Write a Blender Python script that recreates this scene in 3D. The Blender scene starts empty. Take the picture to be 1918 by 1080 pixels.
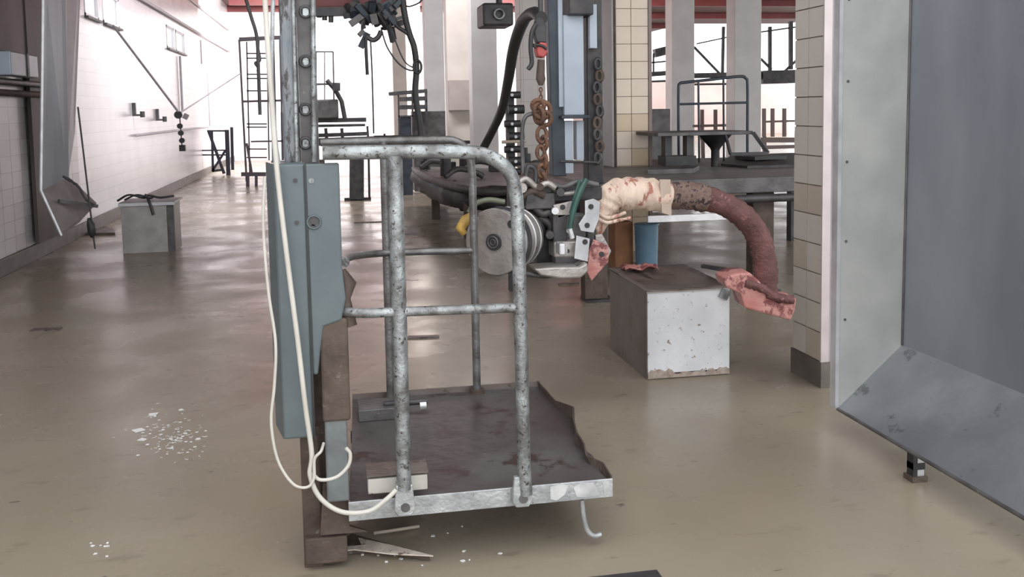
import bpy, math, random
from mathutils import Vector, Matrix
random.seed(7)
C = bpy.context.scene.collection
scn = bpy.context.scene
# ------------------------------------------------------------------ camera
FPX, H = 1800.0, 1.40
YAW, PITCH, ROLL = math.radians(-10.52), math.radians(5.0), math.radians(-1.0)
PPY = 362.0
CAMR = Matrix.Rotation(YAW, 3, 'Z') @ Matrix.Rotation(math.pi/2 - PITCH, 3, 'X') @ Matrix.Rotation(ROLL, 3, 'Z')
CAMP = Vector((0, 0, H))
cam_d = bpy.data.cameras.new('camera'); cam = bpy.data.objects.new('camera', cam_d); C.objects.link(cam)
cam.matrix_world = Matrix.Translation(CAMP) @ CAMR.to_4x4()
cam_d.sensor_width = 36; cam_d.lens = FPX/1918*36
cam_d.shift_y = -(540-PPY)/1918
cam_d.clip_start = 0.05; cam_d.clip_end = 200
scn.camera = cam
# ------------------------------------------------------------------ world and lights
wd = bpy.data.worlds.new('sky'); scn.world = wd; wd.use_nodes = True
bg = wd.node_tree.nodes['Background']; bg.inputs[0].default_value = (0.97, 0.985, 1.0, 1); bg.inputs[1].default_value = 2.2
def area(name, loc, target, sx, sy, power, col=(1, .97, .96)):
    l = bpy.data.lights.new(name, 'AREA'); l.shape = 'RECTANGLE'; l.size = sx; l.size_y = sy; l.energy = power; l.color = col
    o = bpy.data.objects.new(name, l); C.objects.link(o); o.location = loc
    o.rotation_euler = (Vector(target)-Vector(loc)).to_track_quat('-Z', 'Y').to_euler()
    return o
area('added_fill_back_bay', (2.4, 23.5, 4.2), (2.4, 29.5, 1.0), 9, .6, 1500)  # unseen fill lamp, added to brighten the back wall
area('added_fill_aisle', (0.6, 14, 4.3), (-.9, 19, 0.5), 5, .5, 230, (.97, .96, 1))  # second added lamp out of view, lifts the aisle and left wall
scn.view_settings.view_transform = 'Standard'; scn.view_settings.look = 'None'
scn.view_settings.gamma = 1; scn.view_settings.use_curve_mapping = False
scn.view_settings.exposure = 0.3
# ------------------------------------------------------------------ measuring helpers
def ray(px, py):
    return (CAMR @ Vector(((px-959)/FPX, -(py-PPY)/FPX, -1))).normalized()
def W(px, py, Y):                 # the point at depth Y (metres into the hall)
    d = ray(px, py); return CAMP + d*(Y/d.y)
def F(px, py, z=0.0):             # the point at height z
    d = ray(px, py); return CAMP + d*((z-H)/d.z)
# ------------------------------------------------------------------ materials
MATS = {}
def mat(name, c1, c2=None, sc=6.0, rough=.5, metal=0., bump=0., spots=None, sp_sc=12., sp_t=.62, r2=None, coat=0., stretch=(1, 1, 1), emit=None):
    if name in MATS: return MATS[name]
    m = bpy.data.materials.new(name); m.use_nodes = True; nt = m.node_tree; N, L = nt.nodes, nt.links
    b = N['Principled BSDF']
    tc = N.new('ShaderNodeTexCoord'); mp = N.new('ShaderNodeMapping'); mp.inputs['Scale'].default_value = stretch
    L.new(tc.outputs['Object'], mp.inputs[0])
    n1 = N.new('ShaderNodeTexNoise'); n1.inputs['Scale'].default_value = sc; n1.inputs['Detail'].default_value = 6
    L.new(mp.outputs[0], n1.inputs['Vector'])
    rp = N.new('ShaderNodeMapRange'); rp.inputs[1].default_value = .35; rp.inputs[2].default_value = .65
    L.new(n1.outputs[0], rp.inputs[0])
    mx = N.new('ShaderNodeMix'); mx.data_type = 'RGBA'
    mx.inputs[6].default_value = (*c1, 1); mx.inputs[7].default_value = (*(c2 or c1), 1)
    L.new(rp.outputs[0], mx.inputs[0]); out = mx.outputs[2]
    if spots:
        n2 = N.new('ShaderNodeTexNoise'); n2.inputs['Scale'].default_value = sp_sc; n2.inputs['Detail'].default_value = 8; n2.inputs['Roughness'].default_value = .7
        L.new(mp.outputs[0], n2.inputs['Vector'])
        r3 = N.new('ShaderNodeMapRange'); r3.inputs[1].default_value = sp_t-.03; r3.inputs[2].default_value = sp_t+.03
        L.new(n2.outputs[0], r3.inputs[0])
        m2 = N.new('ShaderNodeMix'); m2.data_type = 'RGBA'; m2.inputs[7].default_value = (*spots, 1)
        L.new(r3.outputs[0], m2.inputs[0]); L.new(out, m2.inputs[6]); out = m2.outputs[2]
    L.new(out, b.inputs['Base Color'])
    b.inputs['Roughness'].default_value = rough; b.inputs['Metallic'].default_value = metal
    if r2 is not None:
        rr = N.new('ShaderNodeMapRange'); rr.inputs[1].default_value = .3; rr.inputs[2].default_value = .7
        rr.inputs[3].default_value = rough; rr.inputs[4].default_value = r2
        L.new(n1.outputs[0], rr.inputs[0]); L.new(rr.outputs[0], b.inputs['Roughness'])
    if coat: b.inputs['Coat Weight'].default_value = coat; b.inputs['Coat Roughness'].default_value = .1
    if bump:
        bn = N.new('ShaderNodeBump'); bn.inputs['Strength'].default_value = bump; bn.inputs['Distance'].default_value = .01
        n4 = N.new('ShaderNodeTexNoise'); n4.inputs['Scale'].default_value = sc*5; n4.inputs['Detail'].default_value = 4
        L.new(mp.outputs[0], n4.inputs['Vector']); L.new(n4.outputs[0], bn.inputs['Height']); L.new(bn.outputs[0], b.inputs['Normal'])
    if emit: b.inputs['Emission Color'].default_value = (*emit, 1); b.inputs['Emission Strength'].default_value = 1
    MATS[name] = m; return m

def floor_mat():
    m = bpy.data.materials.new('wet_floor'); m.use_nodes = True; nt = m.node_tree; N, L = nt.nodes, nt.links
    b = N['Principled BSDF']; g = N.new('ShaderNodeNewGeometry')
    def noise(scale, detail, vs=(1, 1, 1)):
        mp = N.new('ShaderNodeMapping'); mp.inputs['Scale'].default_value = vs; L.new(g.outputs['Position'], mp.inputs[0])
        n = N.new('ShaderNodeTexNoise'); n.inputs['Scale'].default_value = scale; n.inputs['Detail'].default_value = detail
        L.new(mp.outputs[0], n.inputs['Vector']); return n.outputs[0]
    def rng(s, a, c, lo, hi):
        r = N.new('ShaderNodeMapRange'); r.inputs[1].default_value = a; r.inputs[2].default_value = c; r.inputs[3].default_value = lo; r.inputs[4].default_value = hi
        L.new(s, r.inputs[0]); return r.outputs[0]
    def mixc(f, a, bcol):
        x = N.new('ShaderNodeMix'); x.data_type = 'RGBA'; L.new(f, x.inputs[0])
        if isinstance(a, tuple): x.inputs[6].default_value = (*a, 1)
        else: L.new(a, x.inputs[6])
        x.inputs[7].default_value = (*bcol, 1); return x.outputs[2]
    c = mixc(rng(noise(.7, 4), .35, .65, 0, 1), (.300, .258, .198), (.248, .210, .158))
    c = mixc(rng(noise(5, 8, (1, 2.2, 1)), .62, .72, 0, .35), c, (.10, .075, .055))
    c = mixc(rng(noise(9, 6, (1, 3, 1)), .70, .74, 0, .7), c, (.05, .035, .03))
    L.new(c, b.inputs['Base Color'])
    L.new(rng(noise(1.6, 5), .3, .7, .17, .38), b.inputs['Roughness'])
    b.inputs['IOR'].default_value = 1.45
    bn = N.new('ShaderNodeBump'); bn.inputs['Strength'].default_value = .25; bn.inputs['Distance'].default_value = .01
    L.new(noise(7, 3), bn.inputs['Height']); L.new(bn.outputs[0], b.inputs['Normal'])
    return m
def tile_mat(name, axis, c1, c2, mortar, w=.30, h=.15, rough=.25):
    m = bpy.data.materials.new(name); m.use_nodes = True; nt = m.node_tree; N, L = nt.nodes, nt.links
    b = N['Principled BSDF']; g = N.new('ShaderNodeNewGeometry'); s = N.new('ShaderNodeSeparateXYZ'); L.new(g.outputs['Position'], s.inputs[0])
    cb = N.new('ShaderNodeCombineXYZ'); L.new(s.outputs[axis], cb.inputs[0]); L.new(s.outputs[2], cb.inputs[1])
    br = N.new('ShaderNodeTexBrick'); br.offset = 0; br.inputs['Scale'].default_value = 1
    br.inputs['Brick Width'].default_value = w; br.inputs['Row Height'].default_value = h; br.inputs['Mortar Size'].default_value = .004
    br.inputs['Color1'].default_value = (*c1, 1); br.inputs['Color2'].default_value = (*c2, 1); br.inputs['Mortar'].default_value = (*mortar, 1)
    L.new(cb.outputs[0], br.inputs['Vector'])
    n = N.new('ShaderNodeTexNoise'); n.inputs['Scale'].default_value = 1.2; n.inputs['Detail'].default_value = 6; L.new(g.outputs['Position'], n.inputs['Vector'])
    r = N.new('ShaderNodeMapRange'); r.inputs[1].default_value = .45; r.inputs[2].default_value = .75; r.inputs[3].default_value = 0; r.inputs[4].default_value = .35; L.new(n.outputs[0], r.inputs[0])
    x = N.new('ShaderNodeMix'); x.data_type = 'RGBA'; x.inputs[7].default_value = (.42, .38, .36, 1)
    L.new(r.outputs[0], x.inputs[0]); L.new(br.outputs[0], x.inputs[6]); L.new(x.outputs[2], b.inputs['Base Color'])
    b.inputs['Roughness'].default_value = rough
    return m
# ------------------------------------------------------------------ mesh helpers
ORG = {}
def loc_of(o): return ORG.get(o.name, Vector((0, 0, 0)))
def props(o, label=None, cat=None, group=None, kind=None):
    if label: o['label'] = label
    if cat: o['category'] = cat
    if group: o['group'] = group
    if kind: o['kind'] = kind
    return o
def thing(name, at, label, cat, group=None):
    o = bpy.data.objects.new(name, None); C.objects.link(o); o.location = at; o.empty_display_size = .1
    ORG[o.name] = Vector(at); return props(o, label, cat, group)
class MB:
    def __init__(s): s.v, s.f, s.sm = [], [], []
    def add(s, vs, fs, smooth=False):
        k = len(s.v); s.v += [Vector(v) for v in vs]; s.f += [tuple(i+k for i in f) for f in fs]; s.sm += [smooth]*len(fs); return s
    def box(s, x0, x1, y0, y1, z0, z1):
        return s.add([(x, y, z) for z in (z0, z1) for y in (y0, y1) for x in (x0, x1)],
                     [(0, 2, 3, 1), (4, 5, 7, 6), (0, 1, 5, 4), (2, 6, 7, 3), (0, 4, 6, 2), (1, 3, 7, 5)])
    def obox(s, c, sz, R=None):
        R = R or Matrix.Identity(3); c = Vector(c)
        vs = [c + R @ Vector((sx*sz[0]/2, sy*sz[1]/2, sg*sz[2]/2)) for sg in (-1, 1) for sy in (-1, 1) for sx in (-1, 1)]
        return s.add(vs, [(0, 2, 3, 1), (4, 5, 7, 6), (0, 1, 5, 4), (2, 6, 7, 3), (0, 4, 6, 2), (1, 3, 7, 5)])
    def bar(s, a, b, w, d=None, up=(0, 0, 1)):          # square bar between two points
        a, b = Vector(a), Vector(b); d = d or w; t = (b-a).normalized(); u = Vector(up)
        if abs(t.dot(u)) > .95: u = Vector((0, 1, 0))
        x = t.cross(u).normalized(); y = t.cross(x)
        return s.obox((a+b)/2, (w, d, (b-a).length), Matrix((x, y, t)).transposed())
    def tube(s, pts, r, n=10, cap=True, jit=0):
        pts = [Vector(p) for p in pts]; rs = r if isinstance(r, (list, tuple)) else [r]*len(pts)
        t0 = (pts[1]-pts[0]).normalized(); u = Vector((0, 0, 1)) if abs(t0.z) < .9 else Vector((0, 1, 0))
        x = t0.cross(u).normalized(); vs = []
        for i, p in enumerate(pts):
            t = (pts[min(i+1, len(pts)-1)]-pts[max(i-1, 0)]).normalized()
            x = (x - t*x.dot(t)).normalized(); y = t.cross(x)
            for k in range(n):
                a = 2*math.pi*k/n; rr = rs[i]*(1+(random.uniform(-jit, jit) if jit else 0)); vs.append(p+(x*math.cos(a)+y*math.sin(a))*rr)
        fs = [(i*n+k, i*n+(k+1) % n, (i+1)*n+(k+1) % n, (i+1)*n+k) for i in range(len(pts)-1) for k in range(n)]
        s.add(vs, fs, True)
        if cap:
            m = len(vs); s.add(vs[:n], [tuple(range(n))[::-1]]); s.add(vs[-n:], [tuple(range(n))])
        return s
    def cyl(s, a, b, r, n=16, r2=None): return s.tube([a, b], [r, r if r2 is None else r2], n)
    def torus(s, c, nrm, R, r, sx=1., n=20, m=8, up=(0, 0, 1)):
        nrm = Vector(nrm).normalized(); u = Vector(up); x = nrm.cross(u).normalized(); y = nrm.cross(x)
        vs = []; c = Vector(c)
        for i in range(n):
            a = 2*math.pi*i/n; e = x*math.cos(a)*sx+y*math.sin(a); cc = c+e*R; en = (x*math.cos(a)+y*math.sin(a))
            for k in range(m):
                q = 2*math.pi*k/m; vs.append(cc+(en*math.cos(q)+nrm*math.sin(q))*r)
        return s.add(vs, [(i*m+k, ((i+1) % n)*m+k, ((i+1) % n)*m+(k+1) % m, i*m+(k+1) % m) for i in range(n) for k in range(m)], True)
    def prism(s, poly, off):                             # planar polygon given thickness vector
        off = Vector(off); n = len(poly); a = [Vector(p) for p in poly]; vs = a+[p+off for p in a]
        return s.add(vs, [tuple(range(n)), tuple(range(2*n-1, n-1, -1))]+[(i, i+n, (i+1) % n+n, (i+1) % n) for i in range(n)])
    def build(s, name, m, parent=None, bev=0., **kw):
        me = bpy.data.meshes.new(name)
        if parent is not None: org = loc_of(parent)
        else:
            xs = [v.x for v in s.v]; ys = [v.y for v in s.v]; org = Vector(((min(xs)+max(xs))/2, (min(ys)+max(ys))/2, min(v.z for v in s.v)))
        me.from_pydata([v-org for v in s.v], [], s.f); me.update()
        import bmesh
        bm = bmesh.new(); bm.from_mesh(me); bmesh.ops.recalc_face_normals(bm, faces=bm.faces)
        for f, q in zip(bm.faces, s.sm): f.smooth = q
        bm.to_mesh(me); bm.free()
        me.materials.append(m)
        o = bpy.data.objects.new(name, me); C.objects.link(o)
        if parent is not None: o.parent = parent
        else: o.location = org
        ORG[o.name] = org
        if bev:
            b = o.modifiers.new('bevel', 'BEVEL'); b.width = bev; b.segments = 2; b.limit_method = 'ANGLE'
        return props(o, kw.get('label'), kw.get('cat'), kw.get('group'), kw.get('kind'))
def curve(pts, n=8):                                    # Catmull-Rom through points
    P = [Vector(p) for p in pts]; P = [2*P[0]-P[1]]+P+[2*P[-1]-P[-2]]; out = []
    for i in range(1, len(P)-2):
        for k in range(n):
            t = k/n; a, b, c, d = P[i-1:i+3]
            out.append(.5*((2*b)+(c-a)*t+(2*a-5*b+4*c-d)*t*t+(3*b-a-3*c+d)*t**3))
    out.append(P[-2]); return out
def Wc(pl, Y, n=6):
    return curve([W(p[0], p[1], p[2] if len(p) > 2 else Y) for p in pl], n)
def fbox(mb, x0, y0, x1, y1, Y, depth):                  # upright box whose front face (at depth Y) spans these picture limits
    a = W((x0), (y0+y1)/2, Y); b = W(x1, (y0+y1)/2, Y); t = W((x0+x1)/2, y0, Y); u = W((x0+x1)/2, y1, Y)
    return mb.box(a.x, b.x, Y, Y+depth, u.z, t.z)
def copy_tree(o, parent=None):
    c = o.copy(); C.objects.link(c); c.parent = parent
    for ch in list(o.children): copy_tree(ch, c)
    return c
# ------------------------------------------------------------------ material palette
M_floor = floor_mat()
galv = mat('worn_galvanised', (.38, .41, .42), (.15, .15, .148), 18, .38, .55, .3, spots=(.07, .056, .05), sp_sc=66, sp_t=.59, r2=.55)
galv_l = mat('bright_galvanised', (.50, .52, .53), (.33, .34, .35), 16, .35, .5, .3, spots=(.12, .09, .075), sp_sc=34, sp_t=.64, r2=.6)
teal = mat('blue_grey_paint', (.115, .142, .152), (.088, .110, .122), 5, .45, .1, .1, spots=(.07, .08, .08), sp_sc=8, sp_t=.70)
rust = mat('brown_rust', (.06, .04, .032), (.105, .078, .062), 9, .7, .1, .5, spots=(.18, .155, .14), sp_sc=18, sp_t=.66)
dark = mat('dark_steel', (.035, .035, .04), (.075, .07, .07), 9, .5, .3, .3)
dark_l = mat('dull_steel', (.13, .125, .125), (.07, .065, .065), 9, .5, .3, .3, spots=(.25, .23, .22), sp_sc=20, sp_t=.68)
black = mat('black_rubber', (.018, .018, .02), (.03, .03, .03), 12, .5)
navy = mat('blue_black_steel', (.03, .04, .055), (.055, .065, .08), 8, .45, .3)
bluegrey = mat('pale_blue_sheet', (.40, .46, .53), (.34, .39, .46), 4, .4, .1)
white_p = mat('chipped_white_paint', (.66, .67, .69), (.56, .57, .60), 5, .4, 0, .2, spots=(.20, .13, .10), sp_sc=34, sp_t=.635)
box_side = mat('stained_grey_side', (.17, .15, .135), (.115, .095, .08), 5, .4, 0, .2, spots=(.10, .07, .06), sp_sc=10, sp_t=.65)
box_l = mat('stained_pale_sheet', (.42, .40, .385), (.32, .30, .29), 7, .45, 0, .2, spots=(.16, .12, .10), sp_sc=9, sp_t=.68)
grime = mat('dark_grime', (.10, .075, .065), (.17, .14, .125), 6, .3, 0, .4, spots=(.05, .035, .03), sp_sc=9, sp_t=.58, r2=.6)
deck_m = mat('grimy_deck_steel', (.055, .046, .042), (.105, .10, .098), 3.2, .38, .1, .35, spots=(.045, .028, .024), sp_sc=5, sp_t=.58, r2=.5)
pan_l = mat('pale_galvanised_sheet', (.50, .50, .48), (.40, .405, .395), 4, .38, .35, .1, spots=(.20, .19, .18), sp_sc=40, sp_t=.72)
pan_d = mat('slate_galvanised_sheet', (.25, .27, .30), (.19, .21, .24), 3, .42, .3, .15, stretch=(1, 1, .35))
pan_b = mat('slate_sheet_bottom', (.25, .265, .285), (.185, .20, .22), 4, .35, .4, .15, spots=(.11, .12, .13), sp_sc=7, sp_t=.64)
cream = mat('cream_cloth', (.72, .58, .47), (.58, .43, .35), 14, .8, 0, .6, spots=(.36, .15, .11), sp_sc=15, sp_t=.585, stretch=(1.6, 1, .7))
maroon = mat('maroon_crust', (.16, .07, .065), (.10, .045, .04), 14, .75, 0, .9, spots=(.30, .14, .13), sp_sc=26, sp_t=.62)
crust = mat('brown_crust', (.15, .09, .07), (.27, .19, .16), 30, .8, 0, .9, spots=(.05, .03, .03), sp_sc=30, sp_t=.55)
pink = mat('pink_coating', (.44, .17, .15), (.56, .30, .27), 9, .55, 0, .5, spots=(.20, .06, .06), sp_sc=9, sp_t=.54)
alu = mat('cast_aluminium', (.42, .39, .37), (.30, .27, .25), 10, .38, .5, .3, spots=(.16, .13, .12), sp_sc=14, sp_t=.66)
steelw = mat('bright_steel', (.66, .66, .68), (.5, .5, .52), 8, .3, .5, .1)
yellow = mat('ochre_plastic', (.48, .30, .06), (.30, .18, .05), 18, .6)
red_p = mat('red_enamel', (.45, .06, .05), (.30, .04, .04), 12, .4)
green = mat('green_hose', (.03, .09, .075), (.02, .05, .045), 9, .4)
cable_w = mat('white_cable', (.60, .58, .53), (.48, .455, .41), 6, .45)
chain_m = mat('rusted_chain', (.20, .10, .06), (.10, .055, .04), 20, .7, .3, .6)
chip = mat('white_scrap', (.85, .85, .85), (.75, .75, .74), 10, .3)
orange = mat('rust_orange', (.42, .20, .09), (.28, .13, .07), 9, .7)
blue_pl = mat('blue_plastic', (.17, .30, .42), (.13, .24, .35), 6, .4)
red_roof = mat('oxide_red_roof', (.10, .018, .018), (.07, .014, .014), 2, .6)
red_beam = mat('oxide_red_beam', (.17, .03, .03), (.12, .02, .02), 2, .5)
conc = mat('grey_concrete', (.20, .185, .17), (.13, .115, .105), 3, .5, 0, .4, spots=(.07, .05, .045), sp_sc=8, sp_t=.6)
base_m = mat('dark_plinth_render', (.10, .085, .075), (.15, .13, .115), 6, .5, 0, .3)
col_plain = mat('greyish_white_column', (.68, .66, .65), (.58, .56, .55), 2, .5)
col_cream = mat('cream_white_column', (.66, .60, .54), (.56, .50, .45), 2, .5)
tilem = mat('cream_glazed_tile', (.70, .60, .49), (.62, .51, .40), 2.2, .25, 0, .1, spots=(.35, .25, .18), sp_sc=5, sp_t=.70)
tileg = mat('grey_glazed_tile', (.56, .52, .47), (.47, .425, .37), 2.2, .25, 0, .1, spots=(.20, .16, .12), sp_sc=4, sp_t=.70)
tilew = mat('shaded_white_tile', (.47, .45, .45), (.39, .37, .37), 1.5, .3, 0, .05)  # weaker light on the near left wall put into a darker tile colour
grout = mat('tile_grout', (.36, .30, .25), (.26, .21, .17), 8, .8)
glass = bpy.data.materials.new('window_glass'); glass.use_nodes = True
gb = glass.node_tree.nodes['Principled BSDF']; gb.inputs['Transmission Weight'].default_value = 1; gb.inputs['Roughness'].default_value = .05; gb.inputs['IOR'].default_value = 1.05
pinkwall = mat('pale_pink_plaster', (.78, .62, .58), (.70, .52, .49), .8, .6)
lilac_fr = mat('white_frame', (.75, .73, .76), (.68, .66, .7), 3, .5)

# ================================================================== SETTING
XW = -2.94
def YW(px, py=200):                 # depth where a picture column meets the left wall
    d = ray(px, py); return XW/d.x*d.y
MB().box(-3.2, 24, -2, 60, -.12, 0).build('floor', M_floor, kind='structure')
# left wall with two pairs of small windows
wl_m = tile_mat('left_wall_tiles', 1, (.66, .635, .66), (.62, .60, .62), (.52, .49, .51), .30, .15)
wins = [(YW(158, 20), YW(184, 20)), (YW(192, 20), YW(222, 20)), (YW(312, 70), YW(326, 70)), (YW(329, 75), YW(345, 75))]
ZS, ZT, TH_ = W(205, 47, YW(205, 47)).z, W(315, 48, YW(315, 48)).z, 0
TH = .05
w = MB(); w.box(XW-TH, XW, -2, 30.2, 0, ZS); w.box(XW-TH, XW, -2, 30.2, ZT, 4.7)
ys = [-2]+[a for p in wins for a in p]+[30.2]
for i in range(0, len(ys), 2): w.box(XW-TH, XW, ys[i], ys[i+1], ZS, ZT)
wall_l = w.build('wall_left', wl_m, kind='structure')
tm = MB().box(0, .006, .002, .298, .002, .148)
tile0 = None
def tile_mesh(name, bx, m):
    me = bpy.data.meshes.new(name); b = MB().box(*bx); me.from_pydata(b.v, [], b.f); me.materials.append(m); me.update()
    return me
tmesh = [tile_mesh('tile', (0, .007, .003, .297, .003, .147), m) for m in (tilew, mat('shaded_white_tile_dull', (.42, .395, .39), (.35, .33, .325), 1.5, .3))]
for r in range(14):
    for c in range(18):
        o = bpy.data.objects.new('tile', tmesh[0 if random.random() < .7 else 1]); C.objects.link(o); o.parent = wall_l
        o.location = Vector((XW+random.uniform(0, .001), 6.6+c*.3, .15+r*.15)) - ORG[wall_l.name]
for i in range(2):
    a, b = wins[2*i], wins[2*i+1]
    fr = MB()
    for y0, y1 in (a, b):
        fr.box(XW-.045, XW+.006, y0, y0+.05, ZS, ZT); fr.box(XW-.045, XW+.006, y1-.05, y1, ZS, ZT)
        fr.box(XW-.045, XW+.006, y0, y1, ZS, ZS+.04); fr.box(XW-.045, XW+.006, y0, y1, ZT-.04, ZT)
    wo = fr.build('window_%d' % (i+1), lilac_fr, kind='structure')
    for y0, y1 in (a, b):
        MB().box(XW-.03, XW-.025, y0+.05, y1-.05, ZS+.04, ZT-.04).build('pane', glass, wo)
        MB().box(XW, XW+.05, y0-.02, y1+.02, ZS-.03, ZS-.001).build('window_sill', dark_l, wo)
MB().box(XW, XW+.03, -2, 30, 0, .15).build('baseboard_left', base_m, kind='structure', bev=.004)
# back wall, ceiling
bw = tile_mat('back_wall_tiles', 0, (.80, .765, .78), (.78, .74, .76), (.70, .66, .68), .30, .15)
MB().box(XW, 7.6, 30, 30.2, 0, 4.6).build('wall_back', bw, kind='structure')
MB().box(XW, 7.6, 29.9, 30, 4.42, 4.6).build('trim_1', red_beam, kind='structure')
ce = MB().box(-3.2, 13.6, 3.6, 42, 4.6, 4.75); ce.box(13.6, 18, 3.6, 36, 4.6, 4.75)
ceil = ce.build('ceiling', red_roof, kind='structure')
for i in range(9):
    y = 8+i*4
    x1 = 18 if y < 36 else 13.6
    MB().box(-2.7, x1, y, y+.16, 4.42, 4.6).build('beam', red_beam, ceil)
# end wall of the far bay, low, open above
MB().box(7.6, 22, 44, 44.2, 0, 2.6).build('wall_far', pinkwall, kind='structure')

# conduits on the left wall
def pipe_on_wall(name, z, y0, y1, r, m, label):
    MB().cyl((XW+.02+r, y0, z), (XW+.02+r, y1, z), r, 8).build(name, m, label=label, cat='pipe')
pm = mat('lilac_grey_pipe', (.46, .42, .45), (.40, .36, .40), 4, .5)
pipe_on_wall('conduit', W(300, 22, YW(300, 22)).z, 11.6, 29.8, .025, pm, 'long grey conduit running along left wall just above the small windows')
pipe_on_wall('conduit', W(380, 20, YW(380, 20)).z, 16, 29.8, .02, pm, 'highest thin conduit on left wall, near the red roof')
pipe_on_wall('conduit', W(300, 248, YW(300, 248)).z, YW(248, 247), YW(392, 247), .018, pm, 'thin waist-height pipe along the white tiled left wall')
for px, ya, yb, lab in ((336, 105, 209, 'vertical drop pipe on left wall under the second pair of windows'),
                        (374, 75, 120, 'short vertical pipe high on left wall'),
                        (388, 110, 236, 'thin vertical pipe on left wall above the braced stand'),
                        (410, 128, 205, 'farthest vertical pipe on left wall, beside the tall ladder cage')):
    Y = YW(px, (ya+yb)/2); a = W(px, ya, Y); b = W(px, yb, Y)
    MB().cyl((XW+.035, Y, a.z), (XW+.035, Y, b.z), .022, 8).build('drop_pipe', pm, label=lab, cat='pipe')
# wall brackets
for px, py, lab in ((248, 205, 'small grey L bracket on left wall'), (292, 215, 'dark valve fitting on left wall left of the pulley string')):
    Y = YW(px, py); p = W(px, py, Y); b = MB()
    b.box(XW, XW+.05, Y-.03, Y+.03, p.z-.08, p.z+.1); b.box(XW, XW+.14, Y-.02, Y+.02, p.z-.1, p.z-.07); b.cyl((XW+.14, Y, p.z-.12), (XW+.14, Y, p.z-.03), .035, 10)
    b.build('wall_fitting', dark_l, label=lab, cat='fitting')

# ================================================================== COLUMNS
def column(px0, px1, Y, depth, m, label, ztop=4.6, band=True, z0=0):
    a = W(px0, 150, Y).x; b = W(px1, 150, Y).x
    r = thing('column', ((a+b)/2, Y+depth/2, z0), label, 'column')
    MB().box(a, b, Y, Y+depth, z0, ztop).build('shaft', m, r, bev=.01)
    if band: MB().box(a-.012, b+.012, Y-.012, Y+depth+.012, z0, z0+.15).build('plinth', base_m, r)
    return r, a, b
tile_far = tile_mat('column_tiles_far', 0, (.66, .61, .57), (.62, .57, .53), (.45, .40, .37), .2, .3)
column(884, 932, 14.6, .35, col_plain, 'pale grey square column standing behind the hanging saw chain hose, left')
column(975, 1022, 13.0, .35, tile_far, 'tile-clad column directly behind the rusty hanging chain')
rE, aE, bE = column(838, 884, 17.0, .4, col_cream, 'cream column carrying a brown box halfway up')
fbox(MB(), 842, 150, 886, 206, 16.75, .25).build('junction_box', mat('tan_box', (.42, .36, .33), (.36, .30, .28), 3, .5), rE, label='tan box strapped to the column')
column(797, 833, 20.0, .4, col_plain, 'slim grey column left of the cream column with box')
column(768, 790, 24, .4, col_cream, 'slim cream column just right of the farthest one')
column(736, 762, 23, .4, col_cream, 'farthest slim cream column, behind the thick black hanging cable')
column(1259, 1301, 18.5, .4, col_plain, 'grey-white column nearest right of the tiled column, in the far bay')
column(1376, 1426, 14.8, .35, col_plain, 'grey-white column in the far bay behind the tubular rail frame')
# tiled column A (middle)
xa0, xa1 = W(1150, 200, 8.3).x, W(1214, 200, 8.3).x
cA = thing('tiled_column', ((xa0+xa1)/2, 8.5, 0), 'cream square-tiled column in the middle, above the cream cloth wrapping', 'column')
MB().box(xa0, xa1, 8.3, 8.75, 0, 4.6).build('core', grout, cA)
wA = (xa1-xa0)/2
mA = tile_mesh('tile', (0.003, wA-.003, -.010, 0, .003, .152), tilem)
mA2 = tile_mesh('tile', (0.003, wA-.003, -.010, 0, .003, .152), mat('yellowed_glazed_tile', (.60, .48, .33), (.52, .40, .27), 2.2, .3))
for r_ in range(17):
    for c_ in range(2):
        o = bpy.data.objects.new('tile', mA2 if r_ < 8 and random.random() < .7 else mA); C.objects.link(o); o.parent = cA
        o.location = Vector((xa0+c_*wA, 8.3, .1+r_*.155)) - ORG[cA.name]
MB().box(xa0-.02, xa0-.001, 8.29, 8.75, 0, 4.6).build('side_facing', col_plain, cA, label='plain grey side of the column')
MB().box(xa1, xa1+.03, 8.28, 8.34, 0, 4.6).build('corner_angle', mat('brown_angle', (.26, .20, .18), (.2, .15, .14), 4, .5), cA)
MB().cyl((xa0+.0, 8.26, .0), (xa0+.0, 8.26, 4.6), .012, 8).build('conduit', rust, cA)
# tiled column B (right): aisle side in two tile widths
XB, YB0, YB1 = 2.345, 4.31, 4.60
cB = thing('tiled_column', (XB+.16, 4.45, 0), 'grey-beige tiled column beside the big sheet-metal trough, dark painted foot', 'column')
MB().box(XB, XB+.33, YB0, YB1, 0, 4.6).build('core', grout, cB)
mB = [tile_mesh('tile', (-.009, 0, .003, .142, .003, .142), m) for m in (tileg, mat('stained_glazed_tile', (.44, .38, .30), (.50, .45, .38), 3, .3, 0, .1, spots=(.2, .13, .09), sp_sc=5, sp_t=.66), tilem)]
for r_ in range(19):
    for c_ in range(2):
        k = random.choice([0, 0, 1]) if r_ < 7 else 0
        o = bpy.data.objects.new('tile', mB[k]); C.objects.link(o); o.parent = cB
        o.location = Vector((XB, YB0+c_*.145, .13+r_*.145)) - ORG[cB.name]
MB().box(XB-.014, XB+.34, YB0-.02, YB1+.01, 0, .13).build('plinth', base_m, cB, label='dark grey painted foot')
MB().box(XB-.012, XB+.03, YB0-.014, YB0-.002, .0, 4.6).build('corner_angle', mat('pinkish_steel_angle', (.60, .53, .53), (.50, .44, .44), 6, .4, .2), cB, label='pale steel corner strip')
MB().box(XB+.03, XB+.33, YB0-.012, YB0-.001, .0, 4.6).build('front_facing', mat('dull_mauve_paint', (.36, .32, .33), (.28, .25, .26), 4, .5), cB)

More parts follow.
